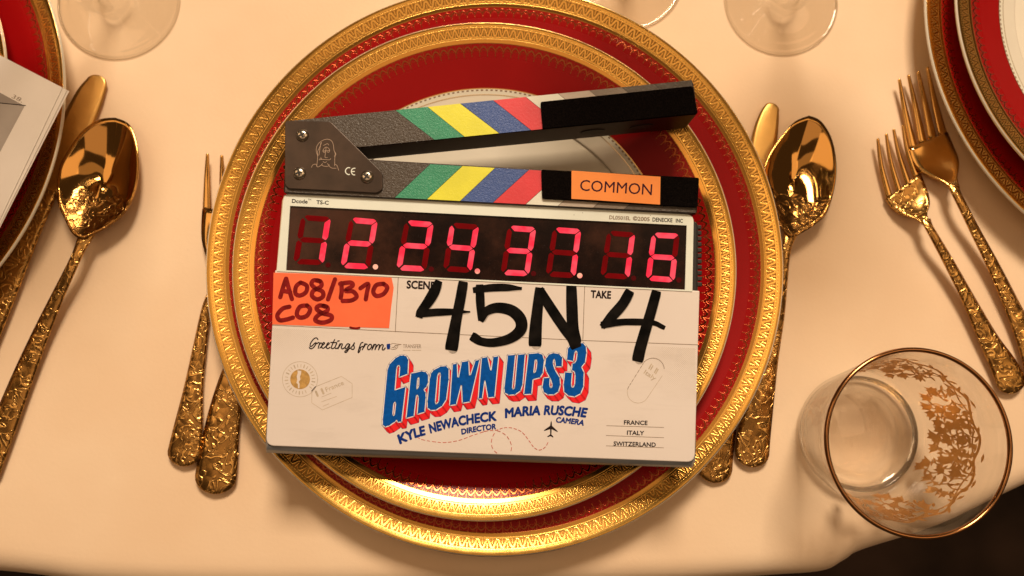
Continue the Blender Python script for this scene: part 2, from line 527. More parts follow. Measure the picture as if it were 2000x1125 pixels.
# ------------------------------------------------------------------ clapperboard frame
z_face = .052
S_n = -(ray(1004, 672)).normalized()          # the direction the slate's face looks
S_o = at(945, 640, z_face)
def SP(px, py, wd=0.0):
    d = ray(px, py)
    q = S_o + S_n*wd
    return cam_pos + d*((q-cam_pos).dot(S_n)/d.dot(S_n))
U = (SP(1361, 733)-SP(528, 700)).normalized()
Vv = S_n.cross(U).normalized()
Rm = Matrix((U, Vv, S_n)).transposed()
def S(px, py, wd=0.0):
    """pixel -> local point (metres) on the slate at height wd over its face"""
    p = SP(px, py, wd)-S_o
    return Vector((p.dot(U), p.dot(Vv), p.dot(S_n)))
slate = empty('clapperboard', S_o, 'digital clapperboard with red timecode digits and open striped sticks, lying on the middle plates', 'clapperboard')
slate.rotation_euler = Rm.to_euler()
def cz(x0, y0, k):                            # zoomed-view coordinates -> photo pixels
    return lambda pts: [(x0+p[0]/k, y0+p[1]/k) for p in pts]
c1 = cz(500, 120, 3.75); c2 = cz(950, 120, 3.75); c3 = cz(500, 380, 4.0174); c4 = cz(940, 380, 4.0174)
c5 = cz(500, 640, 4.0174); c6 = cz(940, 640, 4.0174); cA = cz(740, 670, 5.625); cB = cz(960, 650, 5.9227)
cG = cz(590, 640, 7.6923); cT = cz(540, 690, 9.375); cP = cz(940, 790, 9.0909); cF = cz(590, 250, 8.653); cI = cz(1150, 680, 5.113)

def rounded(pts, rad, seg=5):
    """round polygon corners; rad is one radius or a list"""
    out = []; n = len(pts)
    for i, p in enumerate(pts):
        r = rad[i] if isinstance(rad, (list, tuple)) else rad
        if r <= 0: out.append(Vector(p[:2])); continue
        p = Vector(p[:2]); a = Vector(pts[i-1][:2]); b_ = Vector(pts[(i+1) % n][:2])
        da, db = (a-p).normalized(), (b_-p).normalized()
        for k in range(seg+1):
            t = k/seg
            out.append((p+da*r)*(1-t)**2+p*2*t*(1-t)+(p+db*r)*t*t)
    return out
def prism(name, poly, z0, z1, mat, parent=None, bev=0, seg=2):
    """poly: list of (u,v) or (u,v,w) local points; solid between z0 and z1"""
    n = len(poly)
    Vs = [(p[0], p[1], z0) for p in poly]+[(p[0], p[1], z1) for p in poly]
    Fs = [tuple(range(n))[::-1], tuple(range(n, 2*n))]+[(i, (i+1) % n, n+(i+1) % n, n+i) for i in range(n)]
    o = mesh_obj(name, Vs, Fs, mat, parent if parent is not None else slate)
    fix_normals(o)
    if bev: bevel(o, bev, seg)
    return o
def Sp(pts, wd=0.0): return [S(x, y, wd) for x, y in pts]
def area(P): return sum(a[0]*b_[1]-b_[0]*a[1] for a, b_ in zip(P, P[1:]+P[:1]))/2
def offset(P, d):
    n = len(P); sgn = 1 if area(P) > 0 else -1; out = []
    for i in range(n):
        p0, p1, p2 = Vector(P[i-1][:2]), Vector(P[i][:2]), Vector(P[(i+1) % n][:2])
        e1, e2 = (p1-p0), (p2-p1)
        if e1.length < 1e-9 or e2.length < 1e-9: out.append(p1); continue
        e1.normalize(); e2.normalize()
        n1, n2 = Vector((e1.y, -e1.x))*sgn, Vector((e2.y, -e2.x))*sgn
        mm = n1+n2
        if mm.length < .3: mm = n1
        mm.normalize(); cs = max(.45, mm.dot(n1))
        out.append(p1+mm*d/cs)
    return out
def flat(name, polys, z, mat, parent=None, thick=.00003):
    """polys: list of (outer, [holes]) in local metres -> thin flat print"""
    Vs, Fs = [], []
    for k_, (outer, holes) in enumerate(polys):
        loops = [[Vector((p[0], p[1], 0)) for p in L_] for L_ in [outer]+list(holes)]
        base = len(Vs)
        for L_ in loops: Vs += [(p.x, p.y, z) for p in L_]
        for t_ in tessellate_polygon(loops): Fs.append(tuple(base+i for i in t_))
    o = mesh_obj(name, Vs, Fs, mat, parent if parent is not None else slate)
    for p in o.data.polygons:
        if p.normal.z < 0: p.flip()
    return o
def ribbon(paths, z, dz=.000004, cap=6, flatcap=False):
    """paths: list of [(u,v,width)...] -> verts, faces with round ends"""
    Vs, Fs = [], []
    for pi_, P in enumerate(paths):
        zz = z+dz*pi_
        n = len(P); base = len(Vs)
        L_, R_ = [], []
        for i, p in enumerate(P):
            a = Vector(P[max(i-1, 0)][:2]); b_ = Vector(P[min(i+1, n-1)][:2])
            t = (b_-a)
            t = t.normalized() if t.length > 1e-9 else Vector((1, 0))
            nn = Vector((-t.y, t.x))*p[2]/2
            L_.append(Vector(p[:2])+nn); R_.append(Vector(p[:2])-nn)
        for i in range(n): Vs += [(L_[i].x, L_[i].y, zz), (R_[i].x, R_[i].y, zz)]
        for i in range(n-1): Fs.append((base+2*i, base+2*i+1, base+2*i+3, base+2*i+2))
        for end in (() if flatcap else (0, n-1)):
            a = Vector(P[end][:2]); b_ = Vector(P[1 if end == 0 else n-2][:2])
            t = (a-b_).normalized(); s_ = Vector((-t.y, t.x)); r = P[end][2]/2
            k0 = len(Vs)
            for q in range(cap+1):
                an = -PI/2+PI*q/cap
                v = a+s_*math.sin(an)*r+t*math.cos(an)*r
                Vs.append((v.x, v.y, zz))
            Fs.append(tuple(range(k0, k0+cap+1)))
    return Vs, Fs
MMPX = (S(1001, 560)-S(1000, 560)).length
def strokes(name, paths, width, z, mat, parent=None, smooth=6, lift=0, flatcap=False):
    """paths in photo pixels, each point (x,y) or (x,y,width factor)"""
    out = []
    for P in paths:
        P = [(p[0], p[1], p[2] if len(p) > 2 else 1.0) for p in P]
        if smooth and len(P) > 2: P = smoothpts(P, smooth)
        out.append([(*S(p[0], p[1], z)[:2], max(.15, p[2])*width*MMPX) for p in P])
    Vs, Fs = ribbon(out, z, flatcap=flatcap)
    o = mesh_obj(name, Vs, Fs, mat, parent if parent is not None else slate)
    for p in o.data.polygons:
        if p.normal.z < 0: p.flip()
    return o
def text_mesh(s, bold=0.0, shear=0.0, spacing=1.0):
    cu = bpy.data.curves.new('lettering', 'FONT'); cu.body = s; cu.size = 1; cu.offset = bold; cu.shear = shear
    cu.space_character = spacing; cu.resolution_u = 3
    o = bpy.data.objects.new('lettering', cu); C.objects.link(o)
    me = bpy.data.meshes.new_from_object(o)
    vs = [v.co.copy() for v in me.vertices]; fs = [tuple(p.vertices) for p in me.polygons]
    bpy.data.objects.remove(o); bpy.data.curves.remove(cu); bpy.data.meshes.remove(me)
    return vs, fs
CAPH = max(v.y for v in text_mesh('H')[0])
def text(name, s, base, cap, mat, z=.00012, bold=0.0, shear=0.0, spacing=1.0, parent=None, space=None, fat=0):
    """base: 2 or 3 photo points the baseline runs through; cap: capital height in photo px"""
    vs, fs = text_mesh(s, bold, shear, spacing)
    x0, x1 = min(v.x for v in vs), max(v.x for v in vs)
    B = [Vector(p) for p in base]
    if len(B) == 2: B = [B[0], (B[0]+B[1])/2, B[1]]
    ctrl = B[1]*2-(B[0]+B[2])/2
    out = []
    fn = space or S
    if fat:
        n0 = len(vs); V0, F0 = vs, fs; vs, fs = [], []
        for k_ in range(8):
            a = k_*PI/4; vs += [Vector((v.x+fat/cap*CAPH*math.cos(a), v.y+fat/cap*CAPH*math.sin(a), k_)) for v in V0]
            fs += [tuple(i+n0*k_ for i in f) for f in F0]
    for v in vs:
        t = (v.x-x0)/(x1-x0)
        p = B[0]*(1-t)**2+ctrl*2*t*(1-t)+B[2]*t*t
        d = ((ctrl-B[0])*(1-t)+(B[2]-ctrl)*t).normalized()
        q = p+Vector((d.y, -d.x))*(v.y/CAPH*cap)
        l_ = fn(q.x, q.y, z)
        out.append((l_[0], l_[1], (z if fn is S else l_[2])+v.z*.000003))
    o = mesh_obj(name, out, fs, mat, parent if parent is not None else slate)
    for p in o.data.polygons:
        if p.normal.z < 0: p.flip()
    return o

# ---- body, lower panel, bezel
FACE_T = .0022
bodyP = [S(556, 388), S(1366, 432), S(1369, 600), S(1358.5, 905), S(1346, 907), S(524, 878), S(519, 868), S(540, 560)]
body = prism('body', rounded(Sp([(553, 384), (1367, 430), (1366, 640), (1357, 909), (520, 879), (538, 560)]), [.002, .003, 0, .004, .004, 0]), -.020, -.0024, M['body'], bev=.0012)
_a = Sp([(524, 800), (520.5, 862), (524, 870.5), (700, 877.5), (1345, 902), (1354.5, 895), (1358, 840)])
_b = [S(x, y, -.0045) for x, y in ((522, 800), (518.5, 866), (520, 884), (700, 892), (1352, 913.5), (1358.5, 900), (1360, 840))]
_V = [(p.x, p.y, -.0007) for p in _a]+[(p.x, p.y, -.0022) for p in [a*.5+b_*.5 for a, b_ in zip(_a, _b)]]+[(p.x, p.y, -.0045) for p in _b]+[(p.x*.995, p.y*.995, -.0120) for p in _b]
_F = [(k_*7+i, k_*7+i+1, k_*7+7+i+1, k_*7+7+i) for k_ in range(3) for i in range(6)]
fix_normals(mesh_obj('lower_edge_strip', _V, _F, M['lip'], slate, True))
panel = prism('writing_panel', rounded(Sp([(537, 527.5), (1366.5, 568), (1357, 903), (519, 870.5)]), [.0006, .0006, .0040, .0040]), -FACE_T, 0, M['acrylic'], bev=.0005, seg=2)
# connectors down the right side of the display
for k_ in range(11):
    x, y = 1364.5+.1*k_, 443+k_*11.2
    a = S(x, y, -.003)
    prism('side_rib', [(a.x-.0012, a.y-.0010), (a.x+.0016, a.y-.0010), (a.x+.0016, a.y+.0010), (a.x-.0012, a.y+.0010)], -.007, -.0035, M['black'], bev=.0003)
# display bezel: frame with a window cut out
outer = rounded(Sp([(555, 378), (1354.5, 419.5), (1352, 569.5), (541, 530)]), [.0036, .0036, 0, 0])
def frame(name, outer, win, z0, z1, mat):
    n_o = outer; loops = [[Vector((p[0], p[1], 0)) for p in n_o], [Vector((p[0], p[1], 0)) for p in win]]
    flatp = loops[0]+loops[1]
    Vs = [(p.x, p.y, z1) for p in flatp]+[(p.x, p.y, z0) for p in flatp]
    N_ = len(flatp)
    Fs = [tuple(t_) for t_ in tessellate_polygon(loops)]
    Fs += [tuple(N_+i for i in t_)[::-1] for t_ in tessellate_polygon(loops)]
    a0 = 0
    for L_ in loops:
        m_ = len(L_)
        Fs += [(a0+i, a0+(i+1) % m_, N_+a0+(i+1) % m_, N_+a0+i) for i in range(m_)]
        a0 += m_
    o = mesh_obj(name, Vs, Fs, mat, slate); fix_normals(o); return o
win = Sp([(567, 402.3), (1341, 440.5), (1337.5, 566), (559, 528)])
bez = frame('display_bezel', outer, win, -.0022, .0004, M['bezel'])
prism('clear_side_edge', Sp([(551, 392), (555.5, 380), (546.5, 529), (539.5, 529)]), -.0022, -.0002, M['clear_edge'])
window = prism('display_window', Sp([(566, 401), (1342, 439.5), (1338.5, 567), (558, 529.5)]), -.0021, -.0006, M['window'])
# digits
DIG = [('c3', (352, 158), (590, 175), (530, 555), (288, 545), 'bc'), ('c3', (733, 176), (958, 196), (893, 588), (660, 576), 'abged'),
       ('c3', (1165, 198), (1397, 216), (1335, 606), (1098, 594), 'abged'), ('c3', (1520, 218), (1753, 236), (1690, 616), (1465, 600), 'fbgc'),
       ('c4', (205, 240), (433, 256), (375, 642), (150, 630), 'abgcd'), ('c4', (560, 254), (786, 270), (738, 658), (503, 642), 'abc'),
       ('c4', (985, 280), (1210, 298), (1162, 668), (932, 652), 'bc'), ('c4', (1335, 296), (1558, 306), (1516, 692), (1288, 674), 'afgedc')]
hx, hy = .185, .11
g_ = .012
SEG = {
 'a': [(.13, .035), (.20, 0), (.86, 0), (.95, .035), (.95-hx*.75, hy), (.13+hx*.75, hy)],
 'd': [(.13, .965), (.20, 1), (.82, 1), (.93, .965), (.93-hx*.75, 1-hy), (.10+hx*.75, 1-hy)],
 'g': [(.09, .5), (.09+hx*.6, .5-hy*.48), (.91-hx*.6, .5-hy*.48), (.91, .5), (.91-hx*.6, .5+hy*.48), (.09+hx*.6, .5+hy*.48)],
 'f': [(.09, .06), (.02, .11), (.0, .42), (.06, .485), (hx, .5-hy*.5), (hx, hy+.02)],
 'e': [(.06, .515), (0, .56), (0, .90), (.08, .945), (hx, 1-hy-.02), (hx, .5+hy*.5)],
 'b': [(.965, .05), (1, .09), (1, .42), (.94, .485), (1-hx, .5-hy*.5), (1-hx, hy+.02)],
 'c': [(.94, .515), (1, .56), (1, .90), (.95, .95), (1-hx, 1-hy-.02), (1-hx, .5+hy*.5)]}
CV = {'c3': c3, 'c4': c4}
for cn, tl, tr_, br, bl, lit in DIG:
    q = CV[cn]([tl, tr_, br, bl])
    def uv(u_, v_, q=q):
        a = [q[0][i]*(1-u_)+q[1][i]*u_ for i in (0, 1)]; b_ = [q[3][i]*(1-u_)+q[2][i]*u_ for i in (0, 1)]
        return (a[0]*(1-v_)+b_[0]*v_, a[1]*(1-v_)+b_[1]*v_)
    for s_, P in SEG.items():
        pts = [S(*uv(a, b_), -.0005) for a, b_ in P]
        prism('led_segment', rounded(pts, .0003, 2), -.00062, -.00048, M['led_on'] if s_ in lit else M['led_off'], window)
for cn, p, on in (('c3', (565, 552), 0), ('c3', (937, 567), 1), ('c3', (1375, 585), 0), ('c3', (1737, 601), 1), ('c4', (410, 620), 0),
                  ('c4', (773, 636), 1), ('c4', (1195, 656), 0), ('c4', (1550, 671), 0)):
    q = CV[cn]([p])[0]; a = S(q[0], q[1], -.0005)
    r = 5.2*MMPX
    prism('led_dot', [(a.x+r*math.cos(t*PI/8), a.y+r*math.sin(t*PI/8)) for t in range(16)], -.00062, -.00045, M['led_dot'] if on else M['led_dimdot'], window)

# bezel print
text('maker_lettering', 'Dcode', [(570.3, 395.9), (600.4, 397.4)], 7.2, M['print_black'], .00045, 0, fat=.25, parent=bez)
text('maker_lettering', 'TM', [(601.3, 391.5), (607.5, 391.8)], 3.4, M['print_black'], .00045, 0, parent=bez)
text('maker_lettering', 'TS-C', [(618, 398.4), (641.5, 399.6)], 7.2, M['print_black'], .00045, 0, fat=.25, parent=bez)
text('maker_lettering', 'DL0501EL', [(1190, 427.9), (1231, 430)], 7, M['print_grey'], .00045, 0, fat=.25, parent=bez)
text('maker_lettering', '\u00a92005', [(1236, 430.3), (1268.5, 432)], 7.4, M['print_grey'], .00045, 0, fat=.25, parent=bez)
text('maker_lettering', 'DENECKE', [(1274.5, 432.3), (1313, 434)], 7.4, M['print_black'], .00045, 0, fat=.25, parent=bez)
text('maker_lettering', 'INC', [(1320, 434.4), (1333.3, 435)], 7.2, M['print_black'], .00045, 0, fat=.25, parent=bez)
for x, y in ((1033, 406), (1121, 420), (1270, 421), (1138, 416)):
    a = S(x, y); prism('grime_speck', [(a.x+.0002*math.cos(t), a.y+.00016*math.sin(t)) for t in (0, 1.2, 2.4, 3.6, 4.8)], .0004, .00046, M['print_black'], bez)
# panel rules
for P in ([(778, 539.5), (772, 648)], [(1142, 558), (1138.3, 666)], [(532, 635), (772, 647.5), (960, 656.5), (1140, 665), (1362, 673.5)]):
    strokes('printed_rule', [P], 1.25, .00006, M['print_grey'], panel, 0)
text('printed_heading', 'SCENE', [(794.5, 562.8), (849, 565.4)], 14.6, M['print_black'], .00008, 0, fat=.8, parent=panel)
text('printed_heading', 'TAKE', [(1154, 581.2), (1192.7, 583)], 13.8, M['print_black'], .00008, 0, fat=.8, parent=panel)
# black marker figures (with the haze of an earlier wipe beside them)
def rel(P, dx, dy): return [tuple([p[0]+dx, p[1]+dy]+list(p[2:])) for p in P]
def rounded_ends(q):
    q = [(p[0], p[1], p[2]) for p in q]
    def ext(a, b_, k_):
        d = math.dist(a[:2], b_[:2]); ux, uy = (a[0]-b_[0])/d, (a[1]-b_[1])/d
        return (a[0]+ux*k_, a[1]+uy*k_, a[2]*.86)
    return [ext(q[0], q[1], 6.5)]+q+[ext(q[-1], q[-2], 6.5)]
n4a = [[(855, 554, .8), (848, 570, 1.05), (836, 590, 1), (822, 608, .8), (820, 614, .8)], [(820, 613, .7), (850, 610, .75), (885, 609, .6), (912, 609, .2)],
       [(904, 556, .95), (898, 590, 1), (890, 630, 1.05), (885, 660, 1.2), (882, 678, 1.25)]]
n5 = [[(930, 566, .6), (960, 562, .75), (990, 561.5, .7), (1013, 563, .35)], [(937, 562, .8), (938, 590, .85), (940, 620, .7)],
      [(942, 622, .6), (950, 608, .85), (972, 601, 1), (1000, 607, 1.1), (1017, 625, 1.15), (1016, 645, 1.1), (996, 661, .95), (965, 669, .85), (940, 667, .8), (926, 659, .9)]]
nN = [[(1054, 568, .95), (1049, 610, 1.05), (1046, 645, 1.2), (1045, 670, 1.25)], [(1056, 570, .9), (1078, 605, 1), (1103, 642, 1), (1118, 660, 1.1), (1124, 674, 1.1)],
      [(1116, 562, 1), (1117, 600, 1.1), (1119, 640, 1.1), (1124, 664, 1.1)]]
n4b = [[(1228, 573, .95), (1216, 594, 1), (1196, 617, 1), (1180, 634, .7)], [(1180, 634, .7), (1215, 629, .65), (1255, 629, .65), (1278, 631, .5), (1293, 638, .45)],
       [(1281, 574, .95), (1271, 610, 1), (1259, 650, 1.05), (1250, 682, 1.1), (1246, 700, 1.1)]]
for P in (n4a, n5, nN, n4b):
    strokes('wiped_ink_haze', [rel(s_, 2.6, 2.4) for s_ in P], 16.5, .00010, M['smear'], panel)
    strokes('handwritten_figure', [rounded_ends(q) for q in P], 20.3, .00020, M['ink_black'], panel, flatcap=True)
# greetings line, pointing hand, small logo
GR = [[(238, 178), (215, 152), (180, 165), (145, 205), (122, 250), (125, 282), (150, 272), (190, 235), (213, 225), (192, 272), (155, 310), (122, 314), (110, 296)],
 [(225, 240), (245, 222), (263, 236), (250, 275), (243, 308)], [(255, 262), (280, 228), (298, 238)],
 [(268, 305), (310, 262), (338, 235), (322, 222), (300, 255), (296, 295), (318, 310), (350, 290)],
 [(345, 290), (382, 262), (408, 238), (392, 226), (370, 258), (366, 298), (388, 314), (420, 294)],
 [(490, 178), (462, 235), (440, 300), (460, 314), (490, 298)], [(432, 222), (520, 224)], [(520, 236), (496, 292), (508, 314), (535, 302)], [(533, 202), (558, 197)],
 [(570, 240), (552, 280), (540, 316)], [(548, 300), (585, 244), (605, 250), (590, 300), (608, 318), (640, 298)],
 [(712, 250), (684, 242), (650, 285), (656, 318), (688, 296), (716, 246), (700, 320), (664, 370), (640, 362), (672, 335), (730, 305)],
 [(730, 305), (762, 268), (790, 222), (776, 258), (786, 300), (768, 326), (742, 320)],
 [(914, 220), (885, 235), (860, 300), (842, 366), (855, 370), (872, 335), (880, 296), (915, 280)], [(905, 330), (925, 290), (945, 240)], [(930, 290), (958, 246), (978, 252)],
 [(1012, 252), (985, 290), (990, 326), (1020, 322), (1046, 280), (1036, 252), (1012, 252)],
 [(1080, 250), (1062, 290), (1050, 332)], [(1058, 315), (1092, 254), (1112, 262), (1096, 330)], [(1102, 310), (1140, 258), (1165, 264), (1150, 330)],
 [(1156, 312), (1192, 256), (1220, 266), (1204, 318), (1222, 334), (1250, 305)]]
strokes('script_lettering', [cG(P) for P in GR], 2.15, .00010, M['print_black'], panel, 4)
flat('blue_cuff', [(Sp(cG([(1272, 245), (1320, 238), (1326, 280), (1318, 325), (1280, 326), (1270, 285)])), [])], .00009, M['print_navy'], panel)
strokes('pointing_hand', [cG(P) for P in ([(1326, 250), (1370, 236), (1420, 244), (1490, 250)], [(1490, 252), (1430, 262), (1400, 268), (1440, 262)],
        [(1330, 318), (1380, 325), (1420, 312), (1440, 280), (1425, 262)], [(1350, 295), (1385, 290), (1400, 262)], [(1395, 305), (1415, 285)], [(1375, 300), (1390, 280)])], .9, .00009, M['print_grey'], panel, 4)
text('printed_heading', 'TRANSFER', [cG([(1515, 306)])[0], cG([(1790, 308)])[0]], 7.4, M['print_grey'], .00009, .0, parent=panel)
strokes('tiny_tagline', [cG([(a, 338), (b_, 339)]) for a, b_ in ((1520, 1545), (1552, 1580), (1590, 1625), (1655, 1700), (1715, 1740), (1745, 1785))], 1.0, .00009, M['print_faint'], panel, 0)

# logo lettering: blue letters, white line, dark line, red block shadow
LG = {
 'G': (cA, [(270, 135), (302, 147), (322, 185), (315, 338), (226, 372), (236, 262), (226, 242), (205, 243), (192, 272), (172, 522), (292, 482), (246, 862), (212, 866), (196, 838), (176, 862),
            (112, 905), (70, 918), (44, 898), (44, 840), (95, 300), (118, 235), (185, 165), (230, 140)], [[(178, 640), (190, 660), (176, 790), (160, 805), (148, 785), (158, 665)]]),
 'R': (cA, [(356, 336), (470, 311), (515, 320), (540, 352), (540, 430), (522, 478), (488, 512), (512, 545), (514, 600), (500, 755), (426, 778), (440, 600), (428, 566), (408, 572), (382, 800), (304, 822)],
       [[(430, 373), (446, 380), (443, 470), (428, 505), (412, 508), (420, 400)]]),
 'O': (cA, [(602, 298), (680, 258), (738, 254), (766, 285), (766, 400), (738, 620), (692, 690), (625, 733), (572, 736), (537, 710), (535, 640), (560, 400), (574, 335)],
       [[(655, 326), (674, 322), (681, 350), (662, 640), (642, 668), (622, 673), (615, 645), (640, 360)]]),
 'W': (cA, [(812, 235), (856, 225), (861, 378), (880, 380), (912, 210), (982, 197), (990, 357), (1010, 355), (1062, 196), (1104, 185), (998, 642), (922, 655), (912, 460), (900, 462), (846, 672), (782, 682)], []),
 'N': (cA, [(1132, 165), (1190, 155), (1224, 302), (1238, 302), (1258, 155), (1312, 146), (1268, 590), (1202, 597), (1170, 410), (1158, 415), (1132, 605), (1096, 610)], []),
 'U': (cB, [(190, 262), (272, 255), (235, 640), (245, 656), (262, 654), (272, 630), (306, 254), (386, 247), (356, 600), (332, 668), (270, 712), (200, 716), (155, 692), (150, 640)], []),
 'P': (cB, [(430, 246), (540, 235), (588, 254), (606, 320), (592, 460), (560, 515), (475, 538), (460, 705), (378, 710)], [[(500, 310), (524, 308), (531, 345), (520, 430), (506, 462), (482, 468)]]),
 'S': (cB, [(812, 388), (745, 388), (738, 325), (726, 298), (712, 310), (708, 360), (730, 430), (786, 520), (793, 600), (770, 680), (720, 712), (652, 712), (605, 685), (590, 630), (606, 525), (672, 520),
            (668, 610), (680, 640), (700, 636), (708, 600), (690, 540), (640, 450), (620, 380), (630, 300), (665, 252), (715, 235), (780, 245), (816, 285)], []),
 '3': (cB, [(872, 312), (884, 185), (925, 132), (990, 115), (1060, 122), (1090, 160), (1096, 230), (1080, 340), (1036, 396), (1066, 460), (1060, 620), (1028, 700), (960, 736), (890, 725), (842, 682),
            (835, 600), (852, 458), (930, 462), (918, 600), (928, 636), (950, 634), (966, 600), (972, 480), (960, 445), (930, 432), (938, 358), (966, 350), (985, 320), (996, 235), (985, 205), (968, 208), (955, 240), (944, 325)], []),
}
DXY = (8.6, 11.6)
order = ['G', 'R', 'O', 'W', 'N', 'U', 'P', 'S', '3']
for ci, ch in enumerate(order):
    cv, o_, hs = LG[ch]
    o_px, hs_px = cv(o_), [cv(h_) for h_ in hs]
    def loc(px, dx=0, dy=0, off=0, z=0):
        P = [S(x+dx, y+dy, z) for x, y in px]; P = [(p.x, p.y) for p in P]
        return offset(P, off*MMPX) if off else P
    L_ = panel
    zb = .00004
    nst = 9
    Vs, Fs = [], []
    def outl(dx, dy, off, z, Vs, Fs):
        loops_ = [loc(o_px, dx, dy)]+[loc(h_, dx, dy) for h_ in hs_px]
        L3 = [[Vector((p[0], p[1], 0)) for p in q] for q in loops_]
        base = len(Vs)
        for q in L3: Vs += [(p.x, p.y, z) for p in q]
        for t_ in tessellate_polygon(L3): Fs.append(tuple(base+i for i in t_))
        if off:
            for q in loops_:
                Q = list(q)
                for a, b_ in zip(Q, Q[1:]+Q[:1]):
                    v_, f_ = ribbon([[(a[0], a[1], 2*off*MMPX), (b_[0], b_[1], 2*off*MMPX)]], z+.000001, cap=6)
                    base = len(Vs); Vs += v_; Fs += [tuple(base+i for i in f) for f in f_]
    def mk(nm, V_, F_, mt):
        o = mesh_obj(nm, V_, F_, M[mt], panel)
        for p in o.data.polygons:
            if p.normal.z < 0: p.flip()
    Vs, Fs = [], []
    for st in range(nst, 0, -1): outl(DXY[0]*st/nst, DXY[1]*st/nst, 2.2, .000040+.000001*(nst-st), Vs, Fs)
    mk('logo_letter_shadow_line', Vs, Fs, 'print_navy')
    Vs, Fs = [], []
    for st in range(nst, 0, -1): outl(DXY[0]*st/nst, DXY[1]*st/nst, 1.65, .000058+.000002*(nst-st), Vs, Fs)
    mk('logo_letter_shadow', Vs, Fs, 'print_red')
    for off, mt, z_ in ((2.25, 'print_navy', .000085), (1.75, 'print_white', .000095), (0.1, 'print_blue', .000108)):
        Vs, Fs = [], []
        outl(0, 0, off, z_, Vs, Fs)
        mk('logo_letter' if mt == 'print_blue' else 'logo_letter_outline', Vs, Fs, mt)
# names
text('printed_name', 'KYLE', [cA([(235, 1106)])[0], cA([(380, 1045)])[0], cA([(517, 1004)])[0]], 17, M['print_navy'], .00011, 0, fat=1.25, shear=.12, parent=panel)
text('printed_name', 'NEWACHECK', [cA([(570, 988)])[0], cA([(900, 903)])[0], cA([(1290, 848)])[0]], 17, M['print_navy'], .00011, 0, fat=1.25, shear=.12, parent=panel)
text('printed_name', 'DIRECTOR', [cA([(912, 1003)])[0], cA([(1100, 967)])[0], cA([(1285, 944)])[0]], 10, M['print_navy'], .00011, 0, fat=.7, shear=.12, parent=panel)
text('printed_name', 'MARIA', [cB([(162, 982)])[0], cB([(360, 958)])[0], cB([(558, 948)])[0]], 17, M['print_navy'], .00011, 0, fat=1.25, shear=.15, parent=panel)
text('printed_name', 'RUSCHE', [cB([(608, 945)])[0], cB([(850, 952)])[0], cB([(1098, 976)])[0]], 17, M['print_navy'], .00011, 0, fat=1.25, shear=.15, parent=panel)
text('printed_name', 'CAMERA', [cB([(748, 1036)])[0], cB([(900, 1048)])[0], cB([(1062, 1072)])[0]], 10, M['print_navy'], .00011, 0, fat=.7, shear=.15, parent=panel)
for wd_, b0, b1 in (('FRANCE', (1218.8, 829), (1264.4, 830)), ('ITALY', (1224.7, 849), (1257.6, 850)), ('SWITZERLAND', (1198.5, 870.3), (1280.5, 872.6))):
    text('printed_country', wd_, [b0, b1], 8.0, M['print_black'], .00009, 0, fat=.3, parent=panel)
for P in ([(1184.8, 831.4), (1296.3, 834.8)], [(1184, 850.6), (1296.3, 854.8)], [(1184.2, 870.8), (1296.3, 874.6)]):
    strokes('printed_rule', [P], 1.0, .00006, M['print_grey'], panel, 0)
# aeroplane and its dashed trail
flat('printed_aeroplane', [(Sp(cP([(1242, 285), (1252, 320), (1256, 378), (1355, 472), (1355, 490), (1250, 438), (1245, 530), (1280, 572), (1275, 588), (1232, 562), (1178, 580), (1170, 568), (1222, 530),
     (1222, 438), (1115, 472), (1118, 452), (1222, 378), (1230, 320)])), [])], .00009, M['print_black'], panel)
def dashes(px, dash, gap):
    P = smoothpts(px, 12); out = []; acc = 0; cur = [P[0]]; on = True; tgt = dash
    for a, b_ in zip(P, P[1:]):
        d = math.dist(a, b_); acc += d
        if on: cur.append(b_)
        if acc >= tgt:
            if on: out.append(cur)
            on = not on; acc = 0; tgt = dash if on else gap; cur = [b_]
    return out
trail = c5([(1265, 860), (1310, 880), (1420, 898), (1500, 900), (1600, 882), (1700, 845), (1800, 812)])+cP([(40, 485), (140, 462), (240, 460), (320, 440), (380, 418), (470, 410), (560, 420), (690, 468),
        (770, 540), (860, 660), (930, 755), (1010, 805), (1090, 790), (1150, 735), (1200, 640)])
loop = cP([(285, 465), (350, 488), (440, 550), (505, 640), (538, 745), (520, 840), (480, 890)])
loop2 = cP([(232, 512), (195, 590), (180, 670), (195, 760), (240, 830), (325, 892)])
dl = dashes(trail, 5.0, 3.6)+dashes(loop, 6, 5)+dashes(loop2, 6, 5.5)
strokes('dashed_flight_trail', dl, 1.2, .00007, M['dash_red'], panel, 0)
# faint stamps
def circ_px(cx, cy, r, n=40, a0=0, a1=2*PI): return [(cx+r*math.cos(a0+(a1-a0)*i/n), cy+r*math.sin(a0+(a1-a0)*i/n)) for i in range(n+1)]
cx, cy = 585.9, 740.7
strokes('round_stamp', [circ_px(cx, cy, 34.4)], .9, .00006, M['print_faint'], panel, 0)
wig = cT([(420, 290), (455, 320), (450, 380), (430, 430), (440, 480), (410, 520), (425, 560), (420, 640), (395, 640), (390, 560), (365, 545), (380, 480), (370, 420), (390, 360), (385, 310)])
flat('round_stamp', [([(p.x, p.y) for p in Sp(circ_px(cx+.3, cy, 19.3, 36)[:-1])], [[(p.x, p.y) for p in Sp(wig)]])], .00006, M['print_tan'], panel)
for k_ in range(26):
    a = -2.7+k_*.24
    if 14 < k_ < 16: continue
    x, y = cx+26.5*math.cos(a), cy+26.5*math.sin(a)
    strokes('stamp_letter_mark', [[(x+2.6*math.cos(a), y+2.6*math.sin(a)), (x-2.6*math.cos(a), y-2.6*math.sin(a))]], 1.3 if k_ % 3 else 2.2, .00006, M['print_faint'], panel, 0)
strokes('ticket_stamp', [cT([(650, 690), (720, 610), (1190, 422), (1385, 555), (1385, 810), (840, 1038), (645, 905), (650, 690)])], 1.0, .00006, M['print_faint'], panel, 0)
